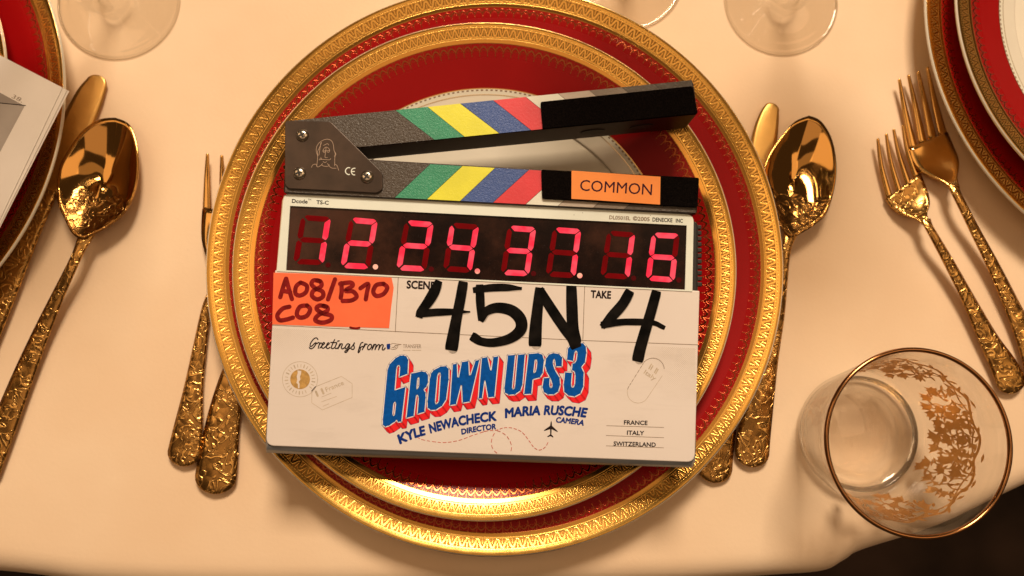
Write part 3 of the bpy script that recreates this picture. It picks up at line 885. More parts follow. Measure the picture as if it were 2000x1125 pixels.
strokes('ticket_stamp', [cT([(645, 690), (715, 612)])], 1.7, .00007, M['print_black'], panel, 0)
strokes('ticket_stamp', [cT([(720, 700), (755, 780)]), cT([(825, 655), (860, 735)])], 4.0, .00006, M['print_faint'], panel, 0)
text('stamp_lettering', 'France', [cT([(915, 705)])[0], cT([(1240, 570)])[0]], 8.5, M['print_faint'], .00006, .01, parent=panel)
strokes('ticket_stamp', [cT([(830, 800), (1000, 730)]), cT([(820, 890), (1100, 790)]), cT([(850, 970), (960, 925)])], .9, .00006, M['print_faint'], panel, 0)
ua, ub = (640, 212), (492, 440)
ax = Vector((ua[0]-ub[0], ua[1]-ub[1])).normalized(); an = math.atan2(ax.y, ax.x)
top_ = [(ua[0]+113*math.cos(an-PI/2+PI*i/20), ua[1]+113*math.sin(an-PI/2+PI*i/20)) for i in range(21)]
bot_ = [(ub[0]+108*math.cos(an+PI/2+PI*i/20), ub[1]+108*math.sin(an+PI/2+PI*i/20)) for i in range(21)]
strokes('oval_stamp', dashes(cI(bot_[-3:]+top_[:17]), 1.6, 1.2), 1.1, .00006, M['print_grey'], panel, 0)
strokes('oval_stamp', [cI([top_[-1]]+bot_+[top_[0]])], .8, .00006, M['print_faint'], panel, 0)
strokes('oval_stamp', [cI([(600, 205), (625, 160)]), cI([(618, 215), (640, 175)]), cI([(655, 245), (680, 200)]), cI([(668, 255), (692, 212)])], 2.2, .00006, M['print_faint'], panel, 0)
text('stamp_lettering', 'Italy', [cI([(545, 250)])[0], cI([(655, 325)])[0]], 8.5, M['print_faint'], .00006, .01, parent=panel)
# halftone screen of dots fading from both upper corners of the picture field
Vs, Fs = [], []
def dotgrid(x0, y0, x1, y1, fx, fy, reach):
    y = y0; row_ = 0
    while y < y1:
        x = x0+(row_ % 2)*1.9
        while x < x1:
            f = 1-math.hypot((x-fx)/reach[0], (y-fy)/reach[1])
            if f > 0:
                yy = y+(x-528)*.0396
                a = S(x, yy); r = MMPX*.95*math.sqrt(f)
                b0 = len(Vs); Vs.extend([(a.x+r*math.cos(t*PI/2), a.y+r*math.sin(t*PI/2), .00005) for t in range(4)]); Fs.append((b0, b0+1, b0+2, b0+3))
            x += 3.8
        y += 2.0; row_ += 1
dotgrid(534, 642, 660, 700, 530, 640, (130, 60)); dotgrid(1230, 648, 1358, 760, 1362, 640, (130, 120))
dg = mesh_obj('halftone_dots', Vs, Fs, M['print_faint'], panel); dg['kind'] = 'stuff'

# neon tape note with handwriting
note = prism('orange_tape_note', Sp([(534.5, 532.5), (600, 534.5), (690, 539), (765, 542.5), (769, 562), (764, 600), (760, 641), (640, 637.5), (532, 633.5)]), .00002, .00016, M['orange_note'])
HW = [[(235, 660), (215, 720), (190, 805)], [(237, 660), (258, 740), (282, 820)], [(205, 755), (268, 765)],
      [(350, 690), (315, 720), (310, 775), (345, 792), (392, 765), (398, 715), (350, 690)],
      [(500, 680), (455, 672), (435, 700), (465, 735), (520, 760), (525, 800), (480, 822), (440, 795), (450, 755), (510, 720), (508, 685), (480, 672)],
      [(620, 665), (590, 750), (565, 822)],
      [(670, 695), (672, 760), (665, 810)], [(660, 700), (740, 690), (758, 715), (700, 755), (760, 760), (790, 800), (750, 830), (680, 835)],
      [(820, 735), (880, 700), (870, 770), (862, 822)],
      [(1000, 700), (945, 710), (920, 760), (945, 795), (1000, 780), (1030, 730), (1000, 700)],
      [(262, 880), (210, 895), (168, 945), (185, 985), (240, 980), (290, 965)],
      [(400, 870), (345, 880), (320, 935), (345, 965), (400, 950), (425, 900), (400, 870)],
      [(550, 880), (500, 870), (475, 895), (520, 930), (590, 950), (585, 985), (520, 1005), (465, 985), (490, 945), (555, 915), (560, 885), (530, 872)]]
strokes('handwritten_letters', [c3(P) for P in HW], 8.6, .00022, M['ink_red'], note)
strokes('red_ink_blot', [[(684, 639.5), (694, 641.5), (702, 640)]], 4.0, .00019, M['ink_red'], note)

# ---- sticks
W1 = .0022
ST = .0215
lower = prism('lower_stick', rounded(Sp([(557, 303), (700, 310), (1364, 349), (1362, 417.5), (553, 377)], W1), [.0015, 0, .0012, .0015, .0015]), -.0195, W1, M['stick_side'], bev=.0006)
def stripes(parent, bounds, z, mats):
    """bounds: list of (top px, bottom px); thin raised printed fields between them with dark joints"""
    for (t0, b0), (t1, b1), mt in zip(bounds, bounds[1:], mats):
        gx = .55
        P = Sp([(t0[0]+gx, t0[1]), (t1[0]-gx, t1[1]), (b1[0]-gx, b1[1]), (b0[0]+gx, b0[1])], z)
        P = [(p.x, p.y) for p in P]
        nm = 'coloured_stripe'
        o = prism(nm, P, z-.0001, z+.00016, M[mt], parent)
def lerp_edge(p, q, x): t = (x-p[0])/(q[0]-p[0]); return (x, p[1]+(q[1]-p[1])*t)
Lt = ((557, 303.5), (1364, 350.3)); Lb = ((553, 376), (1362, 416.5))
lb = []
for tx, bx in ((560, 556), (840, 771), (903, 834), (967, 899), (1033, 963), (1097, 1027), (1160, 1090), (1225, 1159), (1290, 1219), (1355, 1286), (1361, 1359)):
    t = lerp_edge(*Lt, tx); b_ = lerp_edge(*Lb, bx)
    lb.append(((t[0], t[1]+.8), (b_[0], b_[1]-.8)))
ms = ['stick', 'green', 'yellow', 'blue', 'redst', 'whitest', 'g1st', 'g2st', 'g3st', 'stick']
stripes(lower, lb, W1, ms)
# upper stick: a prism turned about the hinge
T_U = .024
uf = [(557, 237), (1345, 157.5), (1356, 166), (1363, 222), (700, 288), (640, 296), (556, 300)]
Ut = ((557, 236.3), (1347, 156.3)); Ub = ((700, 288.2), (1358, 223.6))
upper = prism('upper_stick', rounded(Sp([lerp_edge(*Ut, 557), lerp_edge(*Ut, 1354), (1363, 223), lerp_edge(*Ub, 700), (640, 292), (556, 296)], W1), [.0015, .0024, .0014, 0, 0, 0]), W1-T_U, W1, M['stick_side'], bev=.0006)
ubd = []
for tx, bx in ((560, 700), (772, 848), (835, 907), (899, 975), (963, 1037), (1027, 1100), (1090, 1163), (1151, 1225), (1214, 1288), (1278, 1340), (1352, 1357)):
    t = lerp_edge(*Ut, tx); b_ = lerp_edge(*Ub, bx)
    ubd.append(((t[0], t[1]+.8), (b_[0], b_[1]-.8)))
stripes(upper, ubd, W1, ms)
# fillet of the painted black field under the hinge plate
prism('painted_field', Sp([(561, 238.2), (760, 217), (700, 286.5), (640, 291), (558, 294)], W1), W1-.0001, W1+.00008, M['stick'], upper)
# magnets seen in the upper stick's underside
du = (S(1358, 223, W1)-S(700, 288, W1)); du.z = 0; du.normalize()
nu = Vector((du.y, -du.x, 0))
if nu.y > 0: nu = -nu
for x in (1163, 1262):
    b_ = lerp_edge(*Ub, x)
    c_ = S(b_[0], b_[1], W1)+Vector((0, 0, -.0125))+nu*.00012
    Vs = [c_+du*.0062*math.cos(t*PI/12)+Vector((0, 0, 1))*.0040*math.sin(t*PI/12) for t in range(24)]
    Vs2 = [v+nu*.00025 for v in Vs]
    fix_normals(mesh_obj('magnet', Vs+Vs2, [tuple(range(24)), tuple(range(24, 48))]+[(i, (i+1) % 24, 24+(i+1) % 24, 24+i) for i in range(24)], M['black'], upper))
# pile strips
def pile(name, pts, parent, z=W1):
    o = prism(name, rounded(Sp(pts, z+.0012), .0009, 3), z+.0001, z+.0018, M['pile'], parent, bev=.0005)
    return o
pile('hook_strip', [(1055.5, 199.5), (1352, 168.5), (1363, 222), (1060, 252)], upper)
pile('hook_strip', [(1057, 331.5), (1365, 347.5), (1362, 405), (1059, 388)], lower)
# orange label
ZL = W1+.0019
lab = prism('orange_label', Sp([(1116.3, 333.2), (1290, 345.3), (1289, 399.7), (1160, 390.8), (1116, 388.5)], ZL), ZL, ZL+.00018, M['orange_lab'])
o = text('label_lettering', 'COMMON', [(1132.5, 372), (1272.8, 381)], 21.0, M['purple_ink'], ZL+.00022, 0, fat=.1, parent=lab)
# hinge plate
hp = c1([(212, 433), (545, 440), (925, 815), (927, 935), (888, 963), (238, 930), (210, 900)])
ZH = W1+.0014
hinge = prism('hinge_plate', rounded(Sp(hp, ZH), [.0015, .0012, .0018, .0008, .0014, .001, .001]), W1-.0002, ZH, M['plate_metal'], bev=.00025, seg=2)
FL = [[(248, 650), (262, 480), (240, 400), (246, 320), (290, 250), (370, 200), (440, 190), (500, 220), (530, 290), (540, 380), (572, 440), (555, 490), (550, 640)],
      [(270, 470), (262, 400), (300, 320), (330, 240)], [(285, 460), (300, 360), (318, 250)], [(158, 665), (185, 620), (235, 615), (262, 660), (320, 630), (345, 600)],
      [(430, 600), (490, 672), (578, 680)], [(550, 612), (590, 635), (618, 715)], [(325, 620), (370, 645), (440, 645), (460, 620)], [(285, 540), (340, 530), (460, 538), (486, 515)], [(300, 520), (320, 505), (332, 530)],
      [(400, 400), (388, 495), (430, 500)], [(350, 388), (410, 385), (468, 380)], [(350, 388), (370, 350), (405, 322), (450, 345), (466, 380), (450, 412), (422, 400)], [(352, 392), (375, 415), (396, 390)],
      [(405, 322), (402, 385)], [(362, 295), (395, 280), (430, 265), (452, 290)], [(355, 568), (388, 585), (415, 568)], [(548, 400), (562, 440), (545, 480)]]
strokes('etched_portrait', [cF(P) for P in FL], .8, ZH+.00003, M['etch'], hinge, 4)
strokes('etched_mark', [cF([(805, 672), (770, 672), (735, 710), (740, 755), (775, 785), (802, 785)]), cF([(895, 680), (860, 685), (835, 715), (838, 760), (865, 790), (890, 792)]), cF([(845, 735), (885, 735)])], 1.9, ZH+.00003, M['bezel'], hinge, 4)
def screw(px, py, rot):
    a = S(px, py, ZH); r = 13.0*MMPX; h = .0016
    prof = [(0, h), (r*.45, h*.97), (r*.75, h*.75), (r*.93, h*.35), (r, 0)]
    e = lathe('screw', prof, M['screw'], hinge, 24, org=(a.x, a.y, ZH-.00005))
    Vs, Fs = [], []
    for k_ in range(2):
        t = rot+k_*PI/2; d = Vector((math.cos(t), math.sin(t))); n_ = Vector((-d.y, d.x)); l_, w_ = r*.52, r*.135
        zz = ZH+h*1.0+.00002*k_
        b0 = len(Vs)
        for sx, sy in ((-1, -1), (1, -1), (1, 1), (-1, 1)):
            p = Vector((a.x, a.y))+d*l_*sx+n_*w_*sy
            Vs += [(p.x, p.y, zz+.00002)]
        Fs.append((b0, b0+1, b0+2, b0+3))
    c_ = mesh_obj('cross_recess', Vs, Fs, M['black'], e)
    return e
screw(590.7, 264.5, .5); screw(584.8, 338.7, .3); screw(716.8, 345.5, 1.0)

# ------------------------------------------------------------------ cutlery
def loft(pts, nseg=6, crown=.35, flatb=True, thick=.0022, endround=True, lead=None):
    """pts: world (Vector centre on top surface, half width). Returns closed shell verts/faces"""
    n = len(pts); Vs, Fs = [], []; m_ = nseg+1
    for i, (p, hw, z, th) in enumerate(pts):
        a = pts[max(i-1, 0)][0]; b_ = pts[min(i+1, n-1)][0]
        t = Vector((b_.x-a.x, b_.y-a.y, 0)).normalized(); s_ = Vector((-t.y, t.x, 0))
        for j in range(m_):
            u_ = -1+2*j/nseg
            Vs.append(Vector((p.x, p.y, 0))+s_*hw*u_+Vector((0, 0, z+th*crown*(1-u_*u_))))
        for j in range(m_):
            u_ = 1-2*j/nseg
            Vs.append(Vector((p.x, p.y, 0))+s_*hw*u_*.97+Vector((0, 0, z-th*(.35+.65*(1-u_*u_)))))
    k_ = 2*m_
    for i in range(n-1):
        for j in range(k_): Fs.append((i*k_+j, i*k_+(j+1) % k_, (i+1)*k_+(j+1) % k_, (i+1)*k_+j))
    Fs.append(tuple(range(k_))[::-1]); Fs.append(tuple((n-1)*k_+j for j in range(k_)))
    return Vs, Fs
def px_path(P, zref=.004, n=7, round_end=(False, True)):
    """P: (px,py,width px,z,thickness) -> loft points; ends rounded"""
    Q = smoothpts([tuple(map(float, p)) for p in P], n)
    sc_ = (at(1001, 600, zref)-at(1000, 600, zref)).length
    out = [(at(x, y, max(z, .001)), wd*sc_/2, z, th) for x, y, wd, z, th in Q]
    def cap(end):
        a, b_ = (out[-1], out[-2]) if end else (out[0], out[1])
        d = Vector((a[0].x-b_[0].x, a[0].y-b_[0].y, 0)).normalized(); r = a[1]
        c_ = [(a[0]+d*r*.8*math.sin(t), max(r*math.cos(t), r*.04), a[2], a[3]*(.3+.7*math.cos(t))) for t in (.3, .6, .9, 1.15, 1.35, 1.5)]
        return c_
    if round_end[0]: out = cap(0)[::-1]+out
    if round_end[1]: out = out+cap(1)
    return out
def handle(name, P, mat, e, round_end=(False, True)):
    pts = px_path(P, round_end=round_end)
    Vs, Fs = loft(pts)
    o = mesh_obj(name, Vs, Fs, mat, e, True, origin=e.location)
    fix_normals(o); return o

def spoon(label, outl, axis, handleP, group, eng):
    """outl: bowl outline in px (closed), axis: (tip, neck) px"""
    e = empty('spoon', at(*axis[1], 0), label, 'spoon', group)
    O = [tuple(map(float, p)) for p in outl]
    loop_ = smoothpts(O+[O[0]], 6)[:-1]
    Pw = [at(x, y, .009) for x, y in loop_]
    c_ = sum(Pw, Vector())/len(Pw)
    tip, nk = at(*axis[0], .009), at(*axis[1], .009)
    ax_ = (tip-nk).normalized()
    Vs, Fs = [], []; n = len(Pw); rings = 14
    for top in (1, 0):
        for k_ in range(rings+1):
            f = k_/rings
            for p in Pw:
                q = c_+(p-c_)*f
                zr = .0065+.0045*(1-((p-nk).dot(ax_)/(tip-nk).length))     # rim rises towards the neck
                dep = (1-f**2.2)*.0078
                z = zr*(.35+.65*f)+.0012-dep*.55 if top else None
                z = (zr+.002)-dep if top else (zr+.002)-dep-.0011
                Vs.append(Vector((q.x, q.y, max(z, .0012 if top else .0004))))
    def idx(t, k_, i): return t*(rings+1)*n+k_*n+i % n
    for t in (0, 1):
        for k_ in range(rings):
            for i in range(n):
                q = (idx(t, k_, i), idx(t, k_, i+1), idx(t, k_+1, i+1), idx(t, k_+1, i))
                Fs.append(q)
    for i in range(n): Fs.append((idx(0, rings, i), idx(0, rings, i+1), idx(1, rings, i+1), idx(1, rings, i)))
    o = mesh_obj('bowl', Vs, Fs, M['spoon_'+eng], e, True, origin=e.location)
    bm = bmesh.new(); bm.from_mesh(o.data); bmesh.ops.remove_doubles(bm, verts=bm.verts, dist=1e-6)
    bmesh.ops.recalc_face_normals(bm, faces=bm.faces); bm.to_mesh(o.data); bm.free()
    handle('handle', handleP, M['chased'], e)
    return e
def spoon_mat(name, tip, nk):
    """polished gold whose half nearest the handle carries the chased flowers"""
    m, nt, b = new_mat(name)
    tc = nt.nodes.new('ShaderNodeTexCoord'); sp_ = nt.nodes.new('ShaderNodeSeparateXYZ')
    nt.links.new(tc.outputs['Object'], sp_.inputs[0])
    T, K = at(*tip, .009), at(*nk, .009)
    org = at(*nk, 0); d = (T-K); L_ = d.length; d.normalize()
    s = (X(nt, sp_.outputs[0])+(org.x-K.x))*(d.x/L_)+(X(nt, sp_.outputs[1])+(org.y-K.y))*(d.y/L_)
    nl = noise(nt, 90, 2)
    msk = (s+(nl-.5)*.35).sstep(.38, .33)
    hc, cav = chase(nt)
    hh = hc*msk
    nt.links.new(mixc(nt, (cav.rsub(1.0))*msk, (.54, .29, .085), (.14, .05, .012)), b.inputs['Base Color'])  # shade of the chased hollows is put into the colour here as well
    setp(b, metal=1.0)
    rr = msk*.12+.07
    nt.links.new(rr.s, b.inputs['Roughness'])
    bump(nt, b, hh, 1.0, .00045)
    return m
M['spoon_l'] = spoon_mat('chased_spoon_gold', (212, 229), (158, 462))
M['spoon_r'] = spoon_mat('chased_spoon_gold_second', (1587, 226), (1537, 466))
T = .0024
spoon('gold spoon with engraved bowl lying alone between left plates and the short fork',
      [(224, 229), (252, 243), (268, 285), (272, 338), (264, 385), (245, 421), (213, 447), (185, 462), (165, 469), (148, 457), (133, 430), (119, 400), (115, 364), (120, 326), (136, 292), (161, 256), (193, 233)],
      ((212, 229), (158, 462)), [(170, 455, 30, .0105, T), (157, 482, 22, .0120, T), (147, 505, 20, .0122, T), (128, 545, 22, .0105, T), (110, 583, 25, .0085, T), (78, 655, 33, .006, T), (42, 742, 42, .0045, T), (0, 850, 50, .004, T), (-28, 920, 54, .004, T)],
      'gold spoons', 'l')
spoon('gold spoon with dark bowl reflecting a window, touching the middle plate on its right',
      [(1581, 225), (1604, 236), (1624, 270), (1632, 318), (1628, 365), (1611, 417), (1588, 440), (1560, 458), (1541, 466), (1528, 455), (1512, 430), (1498, 395), (1488, 350), (1494, 320), (1508, 292), (1530, 262), (1553, 237)],
      ((1587, 226), (1537, 466)), [(1545, 455, 26, .0105, T), (1538, 478, 19, .0118, T), (1534, 505, 17, .0115, T), (1530, 545, 18, .010, T), (1520, 620, 24, .007, T), (1502, 700, 37, .0052, T), (1486, 780, 52, .0043, T), (1473, 850, 64, .004, T), (1469, 885, 66, .004, T)],
      'gold spoons', 'r')
def knife(label, bladeP, handleP):
    e = empty('table_knife', at(handleP[0][0], handleP[0][1], 0), label, 'knife', 'gold table knives')
    handle('blade', bladeP, M['knife_gold'], e, (True, False))
    handle('handle', handleP, M['chased'], e)
knife('gold knife whose rounded blade tip shows beside the white script pages',
      [(188, 163, 44, .0028, .0016), (176, 185, 56, .0028, .0016), (160, 220, 62, .0028, .0016), (140, 262, 62, .0028, .0016), (112, 320, 58, .0030, .002), (90, 372, 50, .0036, .0028)],
      [(92, 368, 44, .0038, .003), (78, 400, 44, .0042, .0035), (55, 452, 46, .0045, .0035), (20, 532, 54, .0045, .0035), (-15, 612, 60, .0045, .0035), (-50, 690, 66, .0045, .0035)])
knife('gold knife passing under the middle plate, tip beside the right spoon',
      [(1507, 213, 32, .0028, .0016), (1503, 225, 40, .0028, .0016), (1496, 255, 50, .0028, .0016), (1489, 300, 54, .0028, .0016), (1478, 370, 54, .0028, .0016), (1466, 450, 48, .003, .002), (1462, 480, 40, .0034, .0026)],
      [(1462, 478, 36, .0036, .003), (1452, 540, 38, .0032, .003), (1436, 660, 44, .0032, .003), (1418, 780, 54, .0032, .003), (1400, 880, 66, .0032, .003), (1396, 915, 68, .0032, .003)])

def fork(label, tines, palmP, handleP, mat_head='cutlery', chase_palm=False, zt=.004):
    """tines: (tip px, root px, w tip, w root); palmP: left edge & right edge px lists tip->neck"""
    e = empty('fork', at(handleP[0][0], handleP[0][1], 0), label, 'fork', 'gold forks')
    for tip, mid, root, w0, w1 in tines:
        P = [(tip[0], tip[1], w0, .0065, .0013), (mid[0], mid[1], (w0+w1)/2, .0042, .0016), (root[0], root[1], w1, .0036, .0016)]
        handle('tine', P, M[mat_head], e, (True, False))
    Lp, Rp = palmP
    n = 14
    Ls = smoothpts(Lp, 6); Rs = smoothpts(Rp, 6)
    def resample(P, n):
        L_ = [0]
        for a, b_ in zip(P, P[1:]): L_.append(L_[-1]+math.dist(a, b_))
        out = []
        for i in range(n+1):
            t = L_[-1]*i/n; j = max(k_ for k_ in range(len(L_)) if L_[k_] <= t+1e-9); j = min(j, len(P)-2)
            f = (t-L_[j])/max(1e-9, L_[j+1]-L_[j]); out.append((P[j][0]+(P[j+1][0]-P[j][0])*f, P[j][1]+(P[j+1][1]-P[j][1])*f))
        return out
    A_, B_ = resample(Ls, n), resample(Rs, n)
    Vs, Fs = [], []; m_ = 9
    for lay in (0, 1):
        for i in range(n+1):
            f = i/n
            z0 = .0036+.0072*f**1.6
            for j in range(m_):
                u_ = j/(m_-1); x, y = A_[i][0]*(1-u_)+B_[i][0]*u_, A_[i][1]*(1-u_)+B_[i][1]*u_
                dish = .0016*(1-(2*u_-1)**2)*math.sin(PI*min(1, f*1.1))
                zz = z0-dish+.0006
                p = at(x, y, zz)
                Vs.append(Vector((p.x, p.y, zz-(.0016 if lay else 0))))
    def ix(l_, i, j): return l_*(n+1)*m_+i*m_+j
    for i in range(n):
        for j in range(m_-1):
            Fs.append((ix(0, i, j), ix(0, i, j+1), ix(0, i+1, j+1), ix(0, i+1, j))); Fs.append((ix(1, i, j), ix(1, i+1, j), ix(1, i+1, j+1), ix(1, i, j+1)))
        for j in (0, m_-1): Fs.append((ix(0, i, j), ix(0, i+1, j), ix(1, i+1, j), ix(1, i, j)))
    for i in (0, n):
        for j in range(m_-1): Fs.append((ix(0, i, j), ix(0, i, j+1), ix(1, i, j+1), ix(1, i, j)))
    o = mesh_obj('palm', Vs, Fs, M['chased' if chase_palm else mat_head], e, True, origin=e.location); fix_normals(o)
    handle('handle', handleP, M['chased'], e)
    return e
fork('large plain headed gold fork, nearer to the plates at the right edge',
     [((1757, 156), (1768, 215), (1785, 290), 6, 17), ((1775, 148), (1788, 205), (1803, 280), 6, 17), ((1794, 141), (1807, 200), (1822, 270), 6, 17), ((1812, 133), (1825, 195), (1842, 262), 6, 18)],
     ([(1776, 288), (1783, 312), (1796, 332), (1822, 346), (1846, 357), (1860, 372)], [(1851, 258), (1862, 284), (1872, 308), (1873, 328), (1870, 348), (1874, 364)]),
     [(1862, 360, 24, .0105, T), (1868, 376, 18, .0120, T), (1884, 408, 18, .0120, T), (1905, 450, 20, .0098, T), (1940, 518, 25, .0072, T), (1975, 592, 32, .0055, T), (2005, 660, 42, .0045, T), (2035, 740, 56, .004, T), (2050, 790, 60, .004, T)])
fork('smaller gold fork with dark tines and engraved head, left of the large one',
     [((1715, 272), (1722, 325), (1738, 385), 6, 14), ((1731.5, 263), (1740, 315), (1758, 376), 6, 13), ((1746, 254), (1757, 305), (1776, 362), 6, 13), ((1764, 247), (1773, 295), (1791, 345), 6, 14)],
     ([(1731, 388), (1742, 404), (1757, 416), (1776, 423), (1793, 429), (1804, 438)], [(1798, 338), (1808, 362), (1815, 384), (1816, 402), (1811, 418), (1816, 434)]),
     [(1808, 428, 20, .0105, T), (1815, 443, 16, .0120, T), (1828, 466, 17, .0118, T), (1857, 518, 21, .0092, T), (1895, 590, 27, .0068, T), (1932, 664, 40, .005, T), (1962, 716, 54, .0042, T), (1975, 745, 58, .004, T)], chase_palm=True)
fork('gold fork with tines poking out left of the middle plate, handle reaching furthest left',
     [((405, 302), (404, 350), (404, 410), 6, 17), ((433, 305), (434, 352), (436, 410), 6, 17), ((462, 308), (463, 352), (464, 410), 6, 17), ((490, 310), (491, 352), (492, 410), 6, 17)],
     ([(395, 408), (393, 440), (394, 470), (402, 500), (412, 525), (412, 545)], [(500, 408), (502, 440), (498, 470), (480, 500), (455, 525), (434, 545)]),
     [(424, 535, 20, .0040, T), (420, 556, 16, .0045, T), (403, 600, 17, .0045, T), (390, 677, 26, .004, T), (378, 755, 36, .004, T), (368, 830, 54, .004, T), (360, 884, 64, .004, T)], mat_head='cutlery')
e = fork('gold fork under the middle plate with only its broad handle end showing',
     [((500, 330), (500, 370), (499, 420), 6, 17), ((525, 332), (525, 372), (524, 420), 6, 17), ((550, 334), (550, 374), (549, 420), 6, 17), ((575, 336), (575, 376), (574, 420), 6, 17)],
     ([(492, 418), (490, 450), (492, 480), (500, 505), (508, 525), (506, 545)], [(582, 418), (580, 450), (574, 480), (556, 505), (535, 525), (526, 545)]),
     [(517, 535, 20, .0030, T), (508, 570, 20, .0030, T), (490, 620, 24, .003, T), (472, 680, 36, .003, T), (452, 745, 50, .0032, T), (436, 820, 64, .0036, T), (425, 900, 76, .004, T), (421, 932, 78, .004, T)])

# ------------------------------------------------------------------ tumbler
tc_ = Vector((.1930, -.0068, 0))
tum = empty('glass_tumbler', tc_, 'clear glass tumbler with gold rim and gold flower garland at the near table corner', 'tumbler')
HT, RB, RR = .0637, .0312, .0425
def rw(z): return RB+(RR-RB)*(z/HT)**1.0
outer_ = [(0, .0006), (.020, .0006), (.027, .0002), (.0295, .0006), (RB-.0003, .0022)]+[(rw(z), z) for z in (.004, .010, .02, .03, .04, .05, .058, HT)]
inner_ = [(RR-.0004, HT+.0004), (RR-.0010, HT)]+[(rw(z)-.0012, z) for z in (.058, .05, .04, .03, .02, .014)]+[(RB-.0012, .0105), (RB-.0032, .0078), (RB-.009, .0066), (0, .0060)]
lathe('glass_wall', smoothpts(outer_[4:]+inner_[:-2], 2), M['wall_glass'], tum, 160)
lathe('thick_base', [(RB-.0100, .0065), (RB-.0060, .0060), (RB-.0034, .0066), (RB-.0020, .0084), (RB-.0009, .0090), (RB-.0006, .0040), (RB-.0018, .0018), (.0285, .0008), (.026, .0006), (.0235, .0014), (0, .0018)][::-1], M['glass_base'], tum, 160)
lathe('gilt_rim', [(RR-.0002+.0011*math.cos(t*PI/5), HT+.0004+.0013*math.sin(t*PI/5)) for t in range(10)], M['rim_gilt'], tum, 160, closed=True)
# garland: vine with leaves and tulips, gilt patches on the inner face of the wall
Vs, Fs = [], []
def gp(th, z, lift=.0013): r = rw(z)-lift; return Vector((r*math.cos(th), r*math.sin(th), z))
def blob(th, z, ln, wd, ang, shape):
    P = {'leaf': [(-1, 0), (-.5, .55), (0, .75), (.5, .5), (1, 0), (.5, -.5), (0, -.75), (-.5, -.55)],
         'tulip': [(-1, 0), (-.5, .7), (.2, .75), (1, .95), (.6, .3), (1.1, 0), (.6, -.3), (1, -.95), (.2, -.75), (-.5, -.7)]}[shape]
    b0 = len(Vs); rr = rw(z)
    Vs.append(gp(th, z))
    for u_, v_ in P:
        x = u_*ln*math.cos(ang)-v_*wd*math.sin(ang); y = u_*ln*math.sin(ang)+v_*wd*math.cos(ang)
        Vs.append(gp(th+x/rr, max(.004, z+y)))
    n = len(P)
    for i in range(n): Fs.append((b0, b0+1+i, b0+1+(i+1) % n))
def vine(pts, wd):
    Q = smoothpts(pts, 6)
    b0 = len(Vs)
    for i, (t, z) in enumerate(Q):
        a, b_ = Q[max(i-1, 0)], Q[min(i+1, len(Q)-1)]
        d = Vector(((b_[0]-a[0])*rw(z), b_[1]-a[1])).normalized(); nn = Vector((-d.y, d.x))*wd/2
        Vs.append(gp(t+nn.x/rw(z), z+nn.y)); Vs.append(gp(t-nn.x/rw(z), z-nn.y))
    for i in range(len(Q)-1): Fs.append((b0+2*i, b0+2*i+1, b0+2*i+3, b0+2*i+2))
rg = random.Random(3)
base_ths = [1.85, 1.35, .50, .08, -.38, -1.3, -1.8, 2.75]
ztop = .047
vine([(i*2*PI/40-PI, ztop+.0016*math.sin(i*1.9)) for i in range(41)], .0016)
vine([(i*2*PI/40-PI, ztop-.0022+.0014*math.cos(i*1.7)) for i in range(41)], .0010)
for i in range(56):
    t = i*2*PI/56
    blob(t, ztop+rg.uniform(-.003, .0035), .0024, .0011, rg.uniform(0, 6.28), 'leaf')
for bt in base_ths:
    for sgn in (-1, 1):
        for br in range(3):
            z = ztop-.001; th = bt+sgn*(.05+.12*br); P = [(th, z)]
            depth = (.030, .024, .014)[br]*rg.uniform(.75, 1.1)
            for st in range(7):
                z -= depth/7; th += sgn*.045*math.sin(st*1.9+br)+rg.uniform(-.02, .02)
                P.append((th, z))
                blob(th+rg.uniform(-.05, .05), z+rg.uniform(-.0012, .0012), .0022, .0010, rg.uniform(0, 6.28), 'leaf')
                if rg.random() < .75: blob(th+rg.uniform(-.09, .09), z, .0020, .0011, rg.uniform(0, 6.28), 'leaf')
            vine(P, .0007)
            blob(P[-1][0], P[-1][1]-.001, .0036, .0027, -PI/2+sgn*.3, 'tulip')
    blob(bt, ztop-.010, .0045, .0030, -PI/2, 'tulip'); blob(bt, ztop-.020, .0036, .0026, -PI/2+.3, 'tulip')
ga = mesh_obj('gilt_garland', Vs, Fs, M['gilt'], tum)

# ------------------------------------------------------------------ wine glasses (bowls stand out of the picture, over its top)
def wine(c, r, label):
    e = empty('wine_glass', (c[0], c[1], 0), label, 'wine glass', 'clear wine glasses')
    foot = [(0, .0004), (r-.001, .0004), (r, .0010), (r+.0001, .0017), (r-.0012, .0022), (r-.004, .0022), (r*.80, .0024), (r*.55, .0031), (r*.30, .0052), (.0070, .011), (.0042, .020), (.0038, .040), (.0038, .075), (.0052, .086), (.0100, .0925)]
    lathe('foot_and_stem', smoothpts(foot, 4), M['glass'], e, 96)
    bowl = [(.0100, .0925), (.024, .104), (.036, .125), (.040, .148), (.037, .180), (.033, .205), (.0324, .2055), (.0322, .205), (.0362, .180), (.0390, .148), (.0350, .126), (.023, .106), (.006, .0975), (0, .097)]
    lathe('bowl', smoothpts(bowl, 4), M['glass'], e, 96)
def foot_c(px, py): p = at(px, py, .002); return (p.x, p.y)
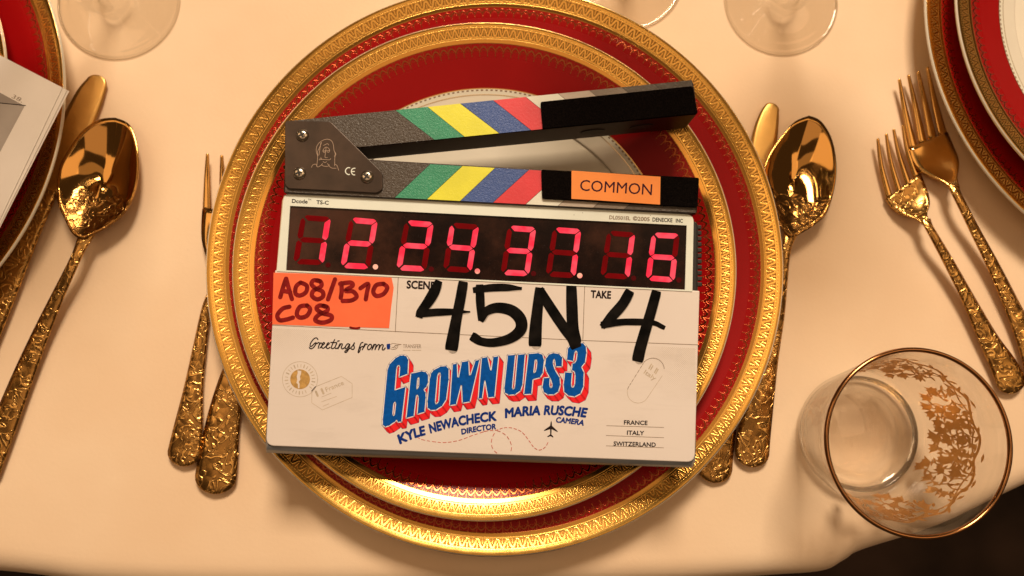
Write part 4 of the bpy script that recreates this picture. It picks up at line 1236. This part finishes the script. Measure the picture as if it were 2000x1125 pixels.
wine(foot_c(230, 1), .0335, 'wine glass whose round foot stands at upper left above the knife tip')
wine(foot_c(1222, -52), .0330, 'wine glass of which only a sliver of foot shows behind the middle plate')
wine(foot_c(1527, 0), .0318, 'wine glass whose foot stands at top between middle plate and forks')

# ------------------------------------------------------------------ script pages
ZP = .0305
scr = empty('script_pages', at(40, 300, ZP), 'white stapled script pages with grey block and page number lying on the left plates', 'script')
def page(pts, z, mat='paper', th=.00022):
    P = [at(x, y, z) for x, y in pts]
    n = len(P)
    Vs = [p for p in P]+[p-Vector((0, 0, th)) for p in P]
    Fs = [tuple(range(n)), tuple(range(n, 2*n))[::-1]]+[(i, (i+1) % n, n+(i+1) % n, n+i) for i in range(n)]
    return fix_normals(mesh_obj('page', Vs, Fs, M[mat], scr, origin=scr.location))
sheets = [((-260, -30), (0, 108), (122, 171), (0, 428), (-180, 800), (-460, 640)), ((-260, -30), (0, 108.5), (127, 173), (0, 431), (-180, 800), (-460, 640)),
          ((-260, -30), (0, 109), (131, 176), (2, 434), (-180, 800), (-460, 640)), ((-260, -30), (0, 109), (135, 178), (4, 436), (-180, 802), (-460, 640))]
for i, sh in enumerate(sheets[:1]+sheets[2:]): page(sh, ZP-.0004*i)
def pflat(name, pts, mat, z):
    P = [at(x, y, z)-scr.location for x, y in pts]
    o = mesh_obj(name, P, [tuple(range(len(P)))], M[mat], scr)
    for p in o.data.polygons:
        if p.normal.z < 0: p.flip()
pflat('grey_block', [(0, 201.5), (48, 207), (0, 297), (-90, 460), (-200, 400), (-100, 190)], 'paper_grey', ZP+.00006)  # flat grey patches laid over the page
pflat('grey_block', [(0, 181), (44, 204.5), (0, 200.5), (-90, 188), (-60, 160)], 'paper_grey2', ZP+.00007)
pflat('ruled_line', [(-60, 196), (0, 200.3), (50.5, 205.3), (50.5, 206.8), (0, 202), (-60, 198)], 'print_black', ZP+.0001)
text('page_number', '38.', [(22, 190.5), (42, 200.5)], 8.0, M['print_grey'], ZP+.0001, -.01, .1, parent=scr, space=lambda x, y, z: at(x, y, z)-scr.location)
